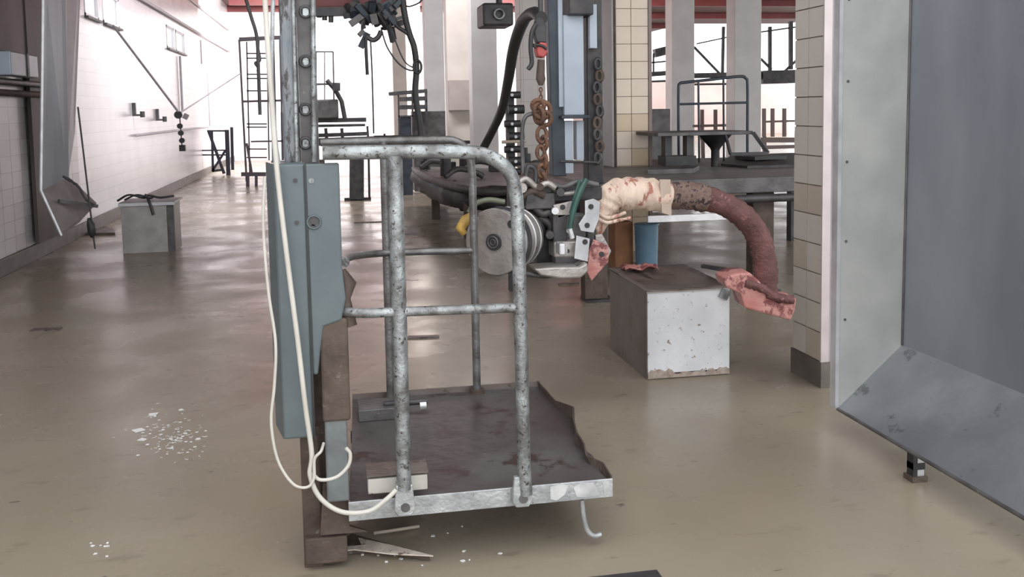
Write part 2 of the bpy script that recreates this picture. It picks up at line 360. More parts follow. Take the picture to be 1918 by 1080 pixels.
# ================================================================== RIGHT SHEET-METAL TROUGH
YE = F(1570, 765, .12).y
o_b = W(1568, 765, YE); i_b = W(1690, 645, YE)
Y0 = 1.3
tr = thing('metal_trough', (i_b.x, (YE+Y0)/2, 0), 'huge grey sheet-metal trough filling the right side, standing on short legs', 'trough')
zt = 2.9
o_t = W(1556, 0, YE)
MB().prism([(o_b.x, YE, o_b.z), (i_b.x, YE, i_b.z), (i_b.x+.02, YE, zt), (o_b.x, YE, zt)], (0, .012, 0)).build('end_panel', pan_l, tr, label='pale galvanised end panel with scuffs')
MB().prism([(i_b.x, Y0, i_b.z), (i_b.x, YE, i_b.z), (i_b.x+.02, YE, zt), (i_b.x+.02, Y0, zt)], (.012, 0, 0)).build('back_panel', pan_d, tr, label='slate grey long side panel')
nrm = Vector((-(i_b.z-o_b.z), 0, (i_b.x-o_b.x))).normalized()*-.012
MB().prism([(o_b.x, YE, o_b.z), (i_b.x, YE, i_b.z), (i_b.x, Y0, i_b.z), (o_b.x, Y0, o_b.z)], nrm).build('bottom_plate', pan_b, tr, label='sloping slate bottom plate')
MB().box(o_b.x-.012, o_b.x+.004, YE-.004, YE+.04, o_b.z, zt).build('edge_flange', steelw, tr)
MB().tube([(o_b.x, YE, o_b.z), (o_b.x, Y0, o_b.z)], .007, 8).build('rolled_edge', dark_l, tr)
MB().tube([(i_b.x-.003, YE-.003, i_b.z), (i_b.x+.017, YE-.003, zt)], .005, 6).build('weld_seam', dark_l, tr)
lp = F(1708, 905)
for dy in (0, -1.9):
    lx = lp.x+.035; ly = lp.y+.03+dy
    lg = MB(); lg.box(lx-.022, lx+.022, ly-.018, ly+.018, .02, o_b.z+(lx+.0-o_b.x)*(i_b.z-o_b.z)/(i_b.x-o_b.x)*0-.013); lo = lg.build('leg', steelw if dy == 0 else dark_l, tr, label='white and black short leg')
    MB().box(lx-.024, lx-.006, ly-.020, ly+.02, .02, o_b.z-.014).build('dark_strip', black, lo)
    MB().box(lx-.024, lx+.024, ly-.021, ly+.021, .045, .07).build('band', black, lo)
    MB().box(lx-.032, lx+.03, ly-.03, ly+.03, 0, .02).build('foot', rust, lo)
for k in range(26):           # rust freckles as small bumps near the pale panel's flange are colour only; a cluster of rivets stays real
    pass
for k in range(7):
    zz = .5+k*.33
    MB().cyl((o_b.x+.03, YE-.003, zz), (o_b.x+.03, YE+.001, zz), .006, 8).build('rivet', dark_l, tr)

# ================================================================== WHITE BOX (right)
f0, f1 = F(1212, 710), F(1367, 701)
YBx = (f0.y+f1.y)/2
hb = W(1290, 537, YBx).z
bx = thing('metal_box', ((f0.x+f1.x)/2, YBx+.33, 0), 'white-fronted metal box with chipped paint and dirty top, under the curved arm', 'box')
x0, x1, y0, y1 = f0.x, f1.x, YBx, YBx+.66
MB().box(x0, x1, y0-.004, y0+.004, .03, hb-.01).build('front_panel', white_p, bx, bev=.002, label='white painted front with chips and rust flecks')
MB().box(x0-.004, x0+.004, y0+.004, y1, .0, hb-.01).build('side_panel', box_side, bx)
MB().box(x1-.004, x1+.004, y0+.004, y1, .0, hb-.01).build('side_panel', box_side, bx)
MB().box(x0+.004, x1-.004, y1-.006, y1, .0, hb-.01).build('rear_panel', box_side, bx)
MB().box(x0+.006, x1-.006, y0+.004, y1-.008, 0, .03).build('bottom_rail', grime, bx)
jag = [(x0, y0-.007, .005)]; 
for k in range(25): jag.append((x0+(x1-x0)*k/24, y0-.007, .022+random.uniform(0, .022)+(.012 if k < 8 else 0)))
jag.append((x1, y0-.007, .005))
MB().prism(jag, (0, .003, 0)).build('rusted_edge', mat('rubbed_rust_edge', (.26, .19, .15), (.40, .35, .31), 30, .7, 0, .4), bx, label='ragged rusted lower edge of the white front')
# buckled lid
lid = MB(); nx, ny = 10, 12; vs = []; fs = []
for j in range(ny+1):
    for i in range(nx+1):
        u, v = i/nx, j/ny
        sag = -.035*math.sin(math.pi*u)*math.sin(math.pi*v)+random.uniform(-.004, .004)
        vs.append((x0-.008+u*(x1-x0+.016), y0-.008+v*(y1-y0+.016), hb-.008+sag*(1 if 0 < j < ny and 0 < i < nx else .0)+ .012*v))
for j in range(ny):
    for i in range(nx): fs.append((j*(nx+1)+i, j*(nx+1)+i+1, (j+1)*(nx+1)+i+1, (j+1)*(nx+1)+i))
lid.add(vs, fs, True)
lo = lid.build('lid', grime, bx, label='sagging grimy lid'); sm = lo.modifiers.new('s', 'SOLIDIFY'); sm.thickness = .006
MB().box(x0-.006, x1+.004, y0-.008, y0-.004, hb-.022, hb-.008).build('edge_strip', alu, bx)
pp = Vector((x1-.03, y0-.012, hb-.045)); MB().obox(pp, (.05, .01, .05), Matrix.Rotation(.5, 3, 'Y')).build('torn_corner', galv, bx)
# flat tool on top (dark handle)
a = W(1315, 490, YBx+.40); b = W(1372, 507, YBx+.25)
a.z = hb+.035; b.z = hb+.025
MB().bar(a, b, .03, .02).build('steel_bar', dark, label='short dark steel bar lying on the lid of the white box', cat='bar', bev=.003)
# red-edged rag on box
rg = MB(); vs = []; fs = []
ra = Vector((x0+.05, y1-.13, hb+.002))
for j in range(7):
    for i in range(9): vs.append(ra+Vector((i*.025, j*.018, .012+.010*math.sin(i*1.3+j)+random.uniform(0, .008))))
for j in range(6):
    for i in range(8): fs.append((j*9+i, j*9+i+1, (j+1)*9+i+1, (j+1)*9+i))
rg.add(vs, fs, True); ro = rg.build('rag', pink, label='crumpled pinkish rag on the far corner of the white box', cat='rag'); s_ = ro.modifiers.new('s', 'SOLIDIFY'); s_.thickness = .006

# ================================================================== LEFT BOX
f0, f1 = F(229, 476), F(326, 470)
YL = (f0.y+f1.y)/2; hl = W(275, 382, YL).z
lb = thing('metal_box', ((f0.x+f1.x)/2, YL+.25, 0), 'small stained grey box by the left wall with crumpled wire on top', 'box')
x0, x1, y0, y1 = f0.x, f1.x-.08, YL, YL+.5
x1 = W(313, 420, YL).x; xr = W(326, 420, YL).x
MB().box(x0, x1, y0, y0+.01, .0, hl).build('front_panel', box_l, lb, bev=.003)
MB().box(x1, xr, y0+.02, y0+.04, .0, hl).build('corner_post', dark_l, lb, label='dark right corner')
MB().box(x0, x0+.01, y0+.01, y1, .0, hl).build('side_panel', box_side, lb)
MB().box(xr-.02, xr-.01, y0+.04, y1, .0, hl).build('side_panel', box_side, lb)
MB().box(x0+.01, xr-.02, y1-.01, y1, 0, hl).build('rear_panel', box_side, lb)
MB().box(x0-.02, xr+.02, y0-.02, y1+.02, hl, hl+.02).build('lid', box_l, lb, bev=.004)
MB().box(x0-.02, xr+.02, y0-.026, y0-.021, hl-.015, hl+.015).build('edge_strip', white_p, lb)
wr = MB(); c0 = Vector(((x0+x1)/2+.02, y0+.15, hl+.03))
wr.tube(curve([c0+Vector(p) for p in ((-.3, 0, .0), (-.18, -.02, .06), (-.05, .03, .02), (.02, -.05, .05), (.12, 0, .02), (.25, .05, .03))], 6), .012, 6)
wr.tube(curve([c0+Vector(p) for p in ((-.02, .0, .05), (.03, -.15, .02), (.06, -.185, -.06), (.08, -.19, -.14))], 6), .016, 6)
wr.tube(curve([c0+Vector(p) for p in ((-.25, .1, .0), (-.12, .08, .05), (.0, .1, .01), (.05, .02, .03))], 6), .01, 6)
wr.build('wire_tangle', dark, label='dark tangled wire draped over the small grey box', cat='wire')

# ================================================================== PLATFORM LIFT
PY = 2.86
PS = thing('platform_lift', (W(590, 700, 2.95).x, 3.0, 0), 'steel platform lift with tubular guard rails and blue-grey mast cover', 'lift')
# mast
m1 = MB(); fbox(m1, 526, -60, 556, 310, 2.95, .10); m1.build('mast_channel', mat('weathered_mast', (.13, .15, .175), (.24, .25, .26), 18, .45, .4, .3, spots=(.06, .055, .055), sp_sc=26, sp_t=.58, stretch=(1, 1, .3)), PS, bev=.008)
m2 = MB(); fbox(m2, 558, -60, 592, 310, 2.97, .06); sl = m2.build('slotted_plate', dark_l, PS, label='dark slotted mast plate')
for py in (22, 115, 205, 268):
    b = MB(); fbox(b, 567, py-8, 578, py+8, 2.963, .012); b.build('lit_slot', galv, sl)  # pale block stands in for light showing in the slot
    t = MB(); p = W(572, py, 2.958); t.torus(p, (0, 1, 0), .016, .004, n=14, m=6); t.build('slot_rim', dark, sl)
MB().cyl(W(586, -40, 2.955), W(588, 303, 2.955), .008, 8).build('guide_rod', galv, PS)
MB().cyl(W(548, -40, 2.945), W(556, 303, 2.945), .006, 8).build('guide_rod', galv, PS)
# mast below
m3 = MB(); fbox(m3, 566, 815, 602, 1065, 2.93, .09); m3.build('mast_foot', rust, PS, bev=.006, label='rusted lower mast')
m4 = MB(); fbox(m4, 585, 300, 620, 1000, 3.06, .05); m4.build('inner_column', rust, PS)
# cover, two folded panels
cv = MB(); fbox(cv, 521, 307, 580, 822, 2.84, .10); c1 = cv.build('cover_panel', teal, PS, bev=.006)
cv = MB(); xa = W(521, 565, 2.84).x; za = W(550, 822, 2.84).z; zb = W(550, 307, 2.84).z
cv.prism([(xa-.001, 2.85, za), (xa-.001, 2.85, zb), (xa-.030, 2.99, zb), (xa-.030, 2.99, za)], (.004, 0, 0)); cv.build('cover_side', teal, PS)
cv = MB(); cv.prism([W(x, y, 2.838) for x, y in ((569, 307), (635, 305), (641, 500), (648, 560), (640, 600), (606, 612), (600, 660), (596, 702), (586, 702))], (0, .02, 0)); c2 = cv.build('cover_panel', teal, PS, bev=.006)
cv = MB(); s0 = W(569, 307, 2.836); s1 = W(585, 822, 2.836); cv.bar(Vector((s0.x+.003, 2.836, s0.z)), Vector((s0.x+.003, 2.836, s1.z)), .005, .003); cv.build('cover_seam', black, PS)
for px, py, r, m in ((553, 338, .006, dark), (583, 338, .008, galv), (556, 417, .006, dark), (588, 414, .014, dark), (586, 425, .008, dark)):
    p = W(px, py, 2.835); MB().cyl(p, p+Vector((0, .008, 0)), r, 12).build('bolt', m, c2)
p = W(588, 416, 2.834); t = MB(); t.torus(p, (0, 1, 0), .019, .003, n=18, m=6); t.build('knockout_ring', teal, c2)
# carriage channel below the cover
cc = MB(); fbox(cc, 601, 596, 654, 790, 2.842, .09); cc.build('carriage', rust, PS, bev=.008, label='rust-stained upper part of the carriage')
cc = MB(); fbox(cc, 610, 785, 652, 940, 2.852, .085); cc.build('carriage_channel', mat('grey_channel', (.20, .225, .23), (.14, .155, .16), 8, .45, .2, .2), PS, bev=.006)
cc = MB(); cc.tube([W(642, 505, 2.87), W(652, 530, 2.87), W(646, 560, 2.87), W(655, 610, 2.87)], [.008, .022, .018, .02], 8, jit=.15); cc.build('rust_scab', rust, PS)
# base: foot plate spreading on the floor
fz = .004
ft = MB(); pA = [F(572, 1068), F(600, 1055), F(830, 1055), F(800, 1045), F(650, 985), F(570, 990)]
foot = MB(); foot.box(W(570, 1000, 2.9).x, W(650, 1000, 2.9).x, 2.90, 3.15, 0.02, .105); foot.build('base_block', rust, PS, bev=.006)
foot = MB(); q = [Vector(p) for p in (F(590, 1045), F(700, 1035), F(806, 1052), F(660, 1010))]
MB().prism([(a_.x, a_.y, .022) for a_ in q], (0, 0, -.02)).build('foot_plate', rust, PS, bev=.002)
MB().prism([(a_.x, a_.y, .028) for a_ in (F(600, 1042), F(604, 1050), F(665, 1044), F(730, 1052), F(812, 1056), F(735, 1036), F(672, 1022), F(678, 1036))], (0, 0, -.004)).build('foot_edge', mat('bare_cream_edge', (.66, .60, .53), (.48, .41, .35), 20, .6, spots=(.12, .08, .06), sp_sc=25, sp_t=.60), PS, label='pale worn edge of foot plate')
# base beam under deck
MB().bar((W(600, 970, 3.0).x, 3.0, .10), (W(760, 950, 3.3).x, 3.5, .06), .06, .05).build('base_arm', rust, PS)
MB().prism([W(605, 905, 2.885), W(652, 905, 2.885), W(655, 985, 2.885), W(690, 995, 2.885), W(600, 1002, 2.885)], (0, .012, 0)).build('gusset', rust, PS)
# deck tray
zd = W(975, 910, PY).z
xl = W(652, 930, PY).x; xr = W(1147, 905, PY).x
YD2 = 3.97
dk = [(xl, PY), (xr, PY), (xr-.012, PY+.10), (xr+.005, PY+.25), (xr-.02, PY+.38), (xr+.01, PY+.50), (xr+.03, PY+.62), (xr+.01, PY+.80), (xr+.005, YD2), (xl+.035, YD2), (xl+.02, 3.4)]
MB().prism([(x, y, zd-.018) for x, y in dk], (0, 0, -.006)).build('deck_plate', deck_m, PS, label='dark grimy deck plate')
lipz = .062
MB().box(xl, xr, PY-.006, PY, zd-.060, zd).build('front_lip', galv_l, PS, bev=.002, label='pale front edge, bright scraped at right end')
scr = MB(); sx0 = W(1030, 920, PY).x
for q in ([(0, .05), (.03, .056), (.06, .05), (.045, .02), (.02, .004), (0, .01)], [(.075, .04), (.10, .055), (.14, .05), (.16, .012), (.12, .004), (.085, .01)], [(.17, .05), (.19, .052), (.195, .01), (.175, .006)]):
    scr.prism([(sx0+u, PY-.0075, zd-.058+v) for u, v in q], (0, .001, 0))
scr.build('scraped_patch', mat('scraped_zinc', (.75, .75, .76), (.40, .41, .42), 14, .35, .3), PS)
MB().box(xl+.035, xr+.005, YD2-.004, YD2+.004, zd-.045, zd+.004).build('rear_lip', grime, PS)
MB().box(xl, xl+.006, PY, YD2, zd-.045, zd+.004).build('side_lip', grime, PS)
# torn, buckled right lip
tl = MB(); pts = [(xr, PY), (xr-.004, PY+.12), (xr-.02, PY+.2), (xr-.012, PY+.28), (xr-.03, PY+.36), (xr+.0, PY+.44), (xr+.02, PY+.55), (xr+.032, PY+.66), (xr+.012, PY+.82), (xr+.008, YD2)]
vs = []; fs = []
for i, (x, y) in enumerate(pts):
    h = .006+(.018 if 2 < i < 8 else 0)*random.uniform(.5, 1.3)
    vs += [(x, y, zd-.05), (x+.012*math.sin(i*2), y, zd+h)]
for i in range(len(pts)-1): fs.append((2*i, 2*i+2, 2*i+3, 2*i+1))
tl.add(vs, fs); to = tl.build('side_lip', rust, PS, label='buckled rusty right edge'); s_ = to.modifiers.new('s', 'SOLIDIFY'); s_.thickness = .005
# deck welds, stiffeners under
for y in (3.15, 3.55):
    MB().box(xl+.02, xr-.05, y, y+.04, zd-.06, zd-.025).build('stiffener', rust, PS)
# block at front left of deck
tb = MB(); fbox(tb, 689, 893, 801, 921, PY+.01, .09); tb.build('toe_block', mat('pale_block_face', (.48, .46, .42), (.38, .35, .32), 9, .5, spots=(.15, .1, .08), sp_sc=14, sp_t=.62), PS, bev=.003, label='pale block behind the front lip')
b0 = W(689, 893, PY+.01); b1 = W(801, 893, PY+.01)
MB().box(b0.x-.003, b1.x+.003, PY+.006, PY+.115, b0.z, b0.z+.004).build('block_top', grime, PS)
# hinge bracket at rear left
hb_ = MB(); p = W(670, 750, 3.7); hb_.box(p.x, p.x+.16, 3.66, 3.80, zd-.018, zd+.03); hb_.build('hinge_box', dark_l, PS, bev=.004)
MB().cyl((p.x+.1, 3.70, zd+.035), (p.x+.27, 3.70, zd+.035), .012, 10).build('hinge_pin', dark, PS)
MB().cyl((p.x+.24, 3.70, zd+.02), (p.x+.265, 3.70, zd+.02), .02, 8).build('nut', steelw, PS)
# hook under deck
h0 = W(1090, 940, 3.0); MB().tube(Wc([(1090, 935), (1093, 965), (1100, 992), (1112, 1003), (1126, 1000)], 2.88), [.0085]*25, 8).build('hook', galv_l, PS)
# guard rails
def guard(Y, PXtop, pts_top, posts, mid, r, m, nm):
    o = MB().tube(pts_top, r, 14).build('rail_frame', m, PS)
    return o
rr = .0212
rf = MB(); rf.tube(Wc([(604, 286), (680, 285), (780, 284), (880, 285), (925, 297), (955, 325), (967, 370), (971, 450), (975, 600), (979, 760), (982, 880), (985, 925)], 2.83, 8), rr, 16)
g1 = rf.build('guard_frame', galv, PS, label='front top rail bent down into the right post')
post = MB(); a_, b_ = W(729, 292, 2.83), W(757, 915, 2.83); post.cyl((b_.x, 2.83, b_.z), (b_.x, 2.83, a_.z), rr*1.05, 16); post.build('guard_post', galv, PS)
for (px, py) in ((758, 938), (979, 922)):
    p = W(px, py, 2.82); e = MB()
    e.prism([p+Vector((-.025, 0, .05)), p+Vector((.025, 0, .05)), p+Vector((.032, 0, -.03)), p+Vector((.02, 0, -.048)), p+Vector((-.02, 0, -.048)), p+Vector((-.032, 0, -.03))], (0, .02, 0))
    eo = e.build('flattened_end', galv_l, PS, bev=.004)
    q = p+Vector((.002, -.004, -.02)); MB().cyl(q, q+Vector((0, .012, 0)), .014, 10).build('bolt', dark_l, eo)
mr = MB(); mr.tube(Wc([(628, 572, 2.95), (640, 582, 2.87), (680, 586, 2.83), (740, 584), (850, 580), (960, 576), (972, 576)], 2.83, 6), .0145, 14); mr.build('mid_rail', galv, PS)
# rear rails
rk = mat('dull_rear_tube', (.20, .20, .20), (.10, .09, .085), 14, .4, .5, .3)
YR = 3.93
pb = W(893, 712, YR); ptop = W(880, 292, YR)
rt = MB(); zr = W(800, 262, YR).z
rt.tube(curve([(W(600, 262, YR).x, YR, zr), (W(700, 262, YR).x, YR, zr), (W(820, 262, YR).x, YR, zr), (W(856, 262, YR).x, YR, zr-.01), (pb.x-.02, YR, zr-.05), (pb.x-.002, YR, zr-.13), (pb.x, YR, 1.0), (pb.x, YR, .6), (pb.x, YR, zd-.02)], 8), .0165, 14)
rt.build('guard_frame', rk, PS, label='rear rail bent down into its post')
pl = W(737, 742, YR-.2); MB().cyl((pl.x, YR, zd-.02), (pl.x, YR, zr), .017, 14).build('guard_post', rk, PS)
MB().tube(Wc([(646, 492, 3.1), (652, 482, 3.4), (690, 476, 3.85), (760, 472), (885, 469)], YR, 6), .0145, 14).build('mid_rail', rk, PS)
MB().cyl((pb.x, YR, zd-.018), (pb.x, YR, zd+.0), .03, 12).build('post_collar', rust, PS)

# cables round the mast
cb = MB(); YC = 2.80
cb.tube(Wc([(494, -40), (500, 60), (508, 180), (520, 330), (540, 500), (558, 640), (572, 760), (584, 850), (581, 890), (600, 932), (640, 958), (690, 957), (722, 936), (742, 917, 2.81)], YC, 8), .0075, 8)
cb.build('white_cable', cable_w, label='thick white cable hanging in front of the blue-grey cover, looping to the deck', cat='cable')
cb = MB(); cb.tube(Wc([(496, 330), (493, 420), (502, 540), (516, 640), (514, 720), (508, 790), (520, 860), (548, 905), (575, 912), (588, 895), (589, 860), (601, 845), (606, 830, 2.83)], YC-.01, 8), .0045, 8)
cb.build('thin_cable', cable_w, label='thinner cream cable hanging left of the mast cover', cat='cable')
cb = MB(); cb.tube(Wc([(584, 885), (600, 898), (630, 893), (652, 872), (656, 850), (648, 838)], YC, 8), .0055, 8)
cb.build('cable_loop', cable_w, label='short white cable loop around the lower mast channel', cat='cable')
cb = MB(); cb.tube(Wc([(512, -40), (510, 60), (509, 150), (516, 260), (522, 306, 2.86)], 2.85, 8), .006, 8)
cb.build('grey_cable', galv_l, label='pale grey cable running down the left of the mast top', cat='cable')

# ================================================================== HANGING SAW
YS_ = 4.0
cS = W(926, 453, YS_)
saw = thing('carcass_saw', W(1020, 440, YS_), 'hanging motor saw with round disc housing and curved crusted arm', 'saw')
ax = Vector((.64, .77, 0)).normalized(); sd = Vector((ax.y, -ax.x, 0)); up = Vector((0, 0, 1))
def sp(a_, s_, u_): return cS+ax*a_+sd*s_+up*u_
R_ = .143
# disc cover with notch
pol = []
for k in range(44):
    t = 2*math.pi*k/44; r = R_*(1+.0*math.sin(3*t))
    if abs(t-2.35) < .16: r = R_*.86
    pol.append(sp(0, -math.cos(t)*-r, math.sin(t)*r))
MB().prism(pol, ax*.018).build('disc_cover', alu, saw, bev=.003, label='pale cast round cover')
h = MB(); h.cyl(sp(-.012, 0, 0), sp(.002, 0, 0), .036, 20); hub = h.build('hub', dark, saw)
t = MB(); t.torus(sp(-.014, 0, 0), ax, .024, .004); t.torus(sp(-.014, 0, 0), ax, .012, .003); t.build('hub_ring', dark_l, hub)
MB().cyl(sp(-.004, .085, .08), sp(.002, .085, .08), .018, 12).build('cover_hole', black, saw)
MB().cyl(sp(.018, 0, 0), sp(.045, 0, 0), R_*.96, 40).build('rim_ring', steelw, saw)
MB().cyl(sp(.045, 0, 0), sp(.07, 0, 0), R_*1.02, 40).build('dark_ring', dark, saw)
MB().tube([sp(.07, 0, 0), sp(.10, 0, 0), sp(.15, 0, 0), sp(.21, 0, 0)], [R_*.97, R_*.95, R_*.95, R_*.88], 40).build('drum', alu, saw)
t = MB(); t.torus(sp(.12, 0, 0), ax, R_*.955, .004, n=40); t.torus(sp(.18, 0, 0), ax, R_*.91, .004, n=40); t.build('drum_band', steelw, saw)
# motor and gearbox
gb_ = MB(); gb_.tube([sp(.21, 0, 0), sp(.26, 0, .02), sp(.34, 0, .02)], [R_*.7, R_*.72, R_*.55], 20); gb_.build('gear_case', dark_l, saw)
YG = 4.12
for i, (a0, b0_, a1, b1_, Y, dp, m) in enumerate([
    (1038, 452, 1086, 482, 4.08, .12, alu), (1040, 385, 1075, 440, 4.15, .12, dark_l), (965, 345, 1035, 385, 4.15, .15, dark),
    (1030, 352, 1085, 378, 4.18, .12, dark), (1046, 488, 1096, 500, 4.15, .1, dark)]):
    b = MB(); fbox(b, a0, b0_, a1, b1_, Y, dp); b.build('motor_block' if i else 'gear_block', m, saw, bev=.008)
def plate(pl, Y, m, nm, holes=(), tilt=0., lab=None):
    b = MB(); b.prism([W(x, y, Y+tilt*(x-1090)/100) for x, y in pl], (0, .012, 0)); o = b.build(nm, m, saw, bev=.002)
    if lab: o['label'] = lab
    for hx, hy in holes:
        p = W(hx, hy, Y+tilt*(hx-1090)/100-.004); MB().cyl(p, p+Vector((0, .01, 0)), .012, 12).build('bolt', black, o)
    return o
plate([(1096, 376), (1112, 372), (1124, 378), (1122, 410), (1112, 436), (1088, 432), (1084, 420), (1096, 402)], 4.05, steelw, 'bolt_plate', ((1107, 387), (1100, 422)), .03)
plate([(1080, 441), (1105, 447), (1101, 490), (1076, 484)], 4.03, steelw, 'bolt_plate', ((1096, 453),), .03)
plate([(1036, 384), (1072, 376), (1072, 400), (1046, 408)], 4.10, alu, 'bolt_plate', ((1054, 388),))
pn = MB(); pn.prism([W(x, y, 3.98) for x, y in ((1000, 503), (1040, 500), (1085, 500), (1101, 492), (1103, 508), (1088, 521), (1050, 522), (1012, 516))], (0, .14, 0)); pn.build('drip_pan', alu, saw, bev=.008)
for a0, b0_, a1, b1_, Y, m, bn_ in ((1006, 395, 1062, 500, 4.24, dark, 'case_block'), (1036, 400, 1062, 455, 4.1, dark, 'case_block'), (1058, 402, 1098, 446, 4.12, dark_l, 'case_block'), (1040, 480, 1100, 500, 4.08, dark, 'case_block'), (1100, 430, 1118, 470, 4.12, dark, 'case_block'), (985, 362, 1040, 392, 4.12, dark_l, 'case_block'), (1085, 350, 1128, 375, 4.16, dark, 'case_block'), (1048, 456, 1060, 478, 4.0, steelw, 'small_plate')):
    b = MB(); fbox(b, a0, b0_, a1, b1_, Y, .08); b.build(bn_, m, saw, bev=.006)
MB().tube(Wc([(985, 512), (1020, 516), (1060, 508), (1095, 496)], 4.02), .012, 8).build('lower_bar', dark, saw)
# valve knobs and clutter on top of motor: real pipes
for i, (pl, r, m) in enumerate([
    ([(968, 345), (985, 335), (1005, 350), (1025, 343), (1040, 352)], .014, alu), ([(975, 370), (1000, 358), (1020, 366)], .018, rust),
    ([(985, 330), (990, 312), (1003, 318), (1003, 345)], .011, dark), ([(1035, 345), (1055, 350), (1085, 340), (1120, 346)], .013, dark_l),
    ([(1000, 385), (1015, 400), (1030, 398), (1040, 410)], .018, dark), ([(1018, 332), (1030, 348), (1052, 362), (1078, 360)], .012, alu),
    ([(1010, 405), (1030, 420), (1035, 440)], .02, dark), ([(1045, 415), (1060, 425), (1072, 440)], .014, rust)]):
    MB().tube(Wc(pl, 4.1+.01*i, 6), r, 10).build('fitting_pipe', m, saw)
for px, py, r, m in ((978, 352, .022, alu), (995, 372, .02, dark), (1012, 350, .016, rust), (1040, 395, .016, steelw), (1066, 432, .012, steelw), (1050, 360, .018, dark), (1030, 440, .018, dark), (1063, 470, .01, dark)):
    p = W(px, py, 4.08); MB().cyl(p, p+Vector((.01, .06, 0)), r, 12).build('cap_nut', m, saw)
MB().cyl(W(1067, 428, 4.03), W(1072, 446, 4.03), .011, 10).build('hose_ferrule', steelw, saw)
MB().tube(Wc([(1098, 336, 4.06), (1085, 362), (1074, 395), (1067, 432)], 4.04, 8), .013, 10).build('green_hose', green, saw, label='dark green hose entering the gearbox')
MB().tube(Wc([(1085, 338, 4.1), (1078, 365), (1068, 400)], 4.06, 8), .008, 8).build('green_hose', green, saw)
# yellow plug and lead
b = MB(); b.tube([W(886, 402, 4.02), W(872, 412, 4.02), W(862, 428, 4.0), W(870, 438, 4.0)], [.016, .024, .022, .014], 10); b.build('grip_plug', yellow, saw, bev=0, label='ochre yellow plug')
MB().tube(Wc([(878, 398), (890, 382), (915, 374), (945, 378)], 4.05, 8), .012, 8).build('plug_lead', mat('olive_lead', (.12, .13, .09), None, 5, .5), saw)
# pink handle at right
plate([(1103, 470), (1112, 448), (1140, 460), (1140, 490), (1122, 510), (1108, 526), (1100, 510)], 4.08, pink, 'pink_handle', ((1127, 476),), 0, 'pink coated grip')
plate([(1112, 440), (1128, 438), (1145, 470), (1132, 500), (1118, 486)], 4.12, alu, 'arm_clamp', ((1125, 470),))
# curved arm
arm = MB(); arm.tube(Wc([(1240, 366), (1290, 366), (1345, 378), (1392, 405), (1422, 448), (1434, 500), (1432, 552)], 4.22, 8), [.055]*8+[.056]*41, 16, jit=.10)
arm.build('curved_arm', maroon, saw, label='maroon crusted curved arm')
cr = MB(); cr.tube(Wc([(1252, 366), (1285, 366), (1322, 372)], 4.21, 8), .064, 16, jit=.08); cr.build('crust_sleeve', crust, saw, label='mottled brown crust on the arm')
spn = MB(); spn.tube(Wc([(1350, 372), (1402, 398), (1436, 450), (1446, 500), (1445, 545)], 4.24, 6), .012, 6, jit=.3); spn.build('outer_ridge', dark, saw)
# cloth wrap: folded sleeve
n = 22; prof = [(1102, 452, .03), (1118, 420, .045), (1135, 385, .06), (1150, 365, .070), (1180, 362, .076), (1215, 364, .075), (1252, 370, .072)]
pc = Wc([(x, y) for x, y, r in prof], 4.2, 6); rs = []
for i in range(len(pc)):
    f = i/(len(pc)-1)*(len(prof)-1); k = min(int(f), len(prof)-2); rs.append((prof[k][2]*(1-(f-k))+prof[k+1][2]*(f-k))*(1+.07*math.sin(i*1.7)))
cl = MB(); cl.tube(pc, rs, n, jit=.10); clo = cl.build('cloth_wrap', cream, saw, label='torn cream cloth wrapped around the arm')
sb = clo.modifiers.new('sub', 'SUBSURF'); sb.levels = 1; sb.render_levels = 1
cf = MB(); cf.prism([W(1236, 336, 4.13), W(1256, 336, 4.13), W(1258, 404, 4.13), W(1240, 398, 4.13)], (0, .01, 0)); cf.build('cloth_fold', mat('tan_cloth', (.50, .40, .33), (.42, .33, .27), 10, .8), saw)
for pl in ([(1112, 405), (1135, 416), (1160, 412), (1182, 408)], [(1118, 398), (1140, 408), (1172, 398)]):
    MB().tube(Wc(pl, 4.12, 6), .008, 8, jit=.3).build('cloth_tear', cream, saw)
# foot of arm: pink shoe
sh = MB(); sh.prism([W(x, y, 4.12) for x, y in ((1356, 520), (1378, 512), (1405, 510), (1424, 528), (1440, 546), (1466, 556), (1493, 558), (1490, 580), (1482, 600), (1450, 592), (1395, 577), (1388, 550), (1360, 538))], (.02, .16, 0))
so = sh.build('arm_shoe', pink, saw, bev=.01, label='pink coated end block')
MB().tube(Wc([(1395, 530), (1425, 538), (1450, 556), (1485, 562)], 4.12, 6), .02, 8, jit=.3).build('shoe_ridge', maroon, so)
# chain, hook block, hoist
ch = thing('hoist_chain', W(1016, 335, 4.12), 'rusty link chain holding the saw below the red hook block', 'chain')
YH = 4.12
for i, py in enumerate(range(168, 196, 7)):
    MB().torus(W(1013, py, YH), (1 if i % 2 else 0, 0 if i % 2 else 1, 0), .009, .0035, .7, 14, 6).build('link', chain_m, ch)
for px, py, R, r, sx, ax_ in ((1016, 206, .036, .011, 1, (0, 1, 0)), (1010, 216, .034, .010, .9, (1, .5, 0)), (1020, 222, .03, .010, 1, (.4, 1, 0)), (1008, 198, .026, .01, 1, (.3, 1, .3)),
                             (1015, 252, .034, .009, .62, (0, 1, 0)), (1019, 268, .030, .009, .6, (1, .6, 0)), (1013, 285, .028, .009, .6, (.3, 1, 0)), (1020, 302, .03, .009, .6, (1, .3, 0)), (1016, 320, .028, .009, .7, (0, 1, .1)), (1018, 336, .028, .009, .7, (1, .3, .1))):
    MB().torus(W(px, py, YH), ax_, R, r, sx).build('link', chain_m, ch)
MB().tube([W(1013, 160, YH), W(1013, 148, YH), W(1012, 138, YH), W(1014, 112, YH)], [.010, .022, .018, .016], 10).build('swivel', rust, ch)
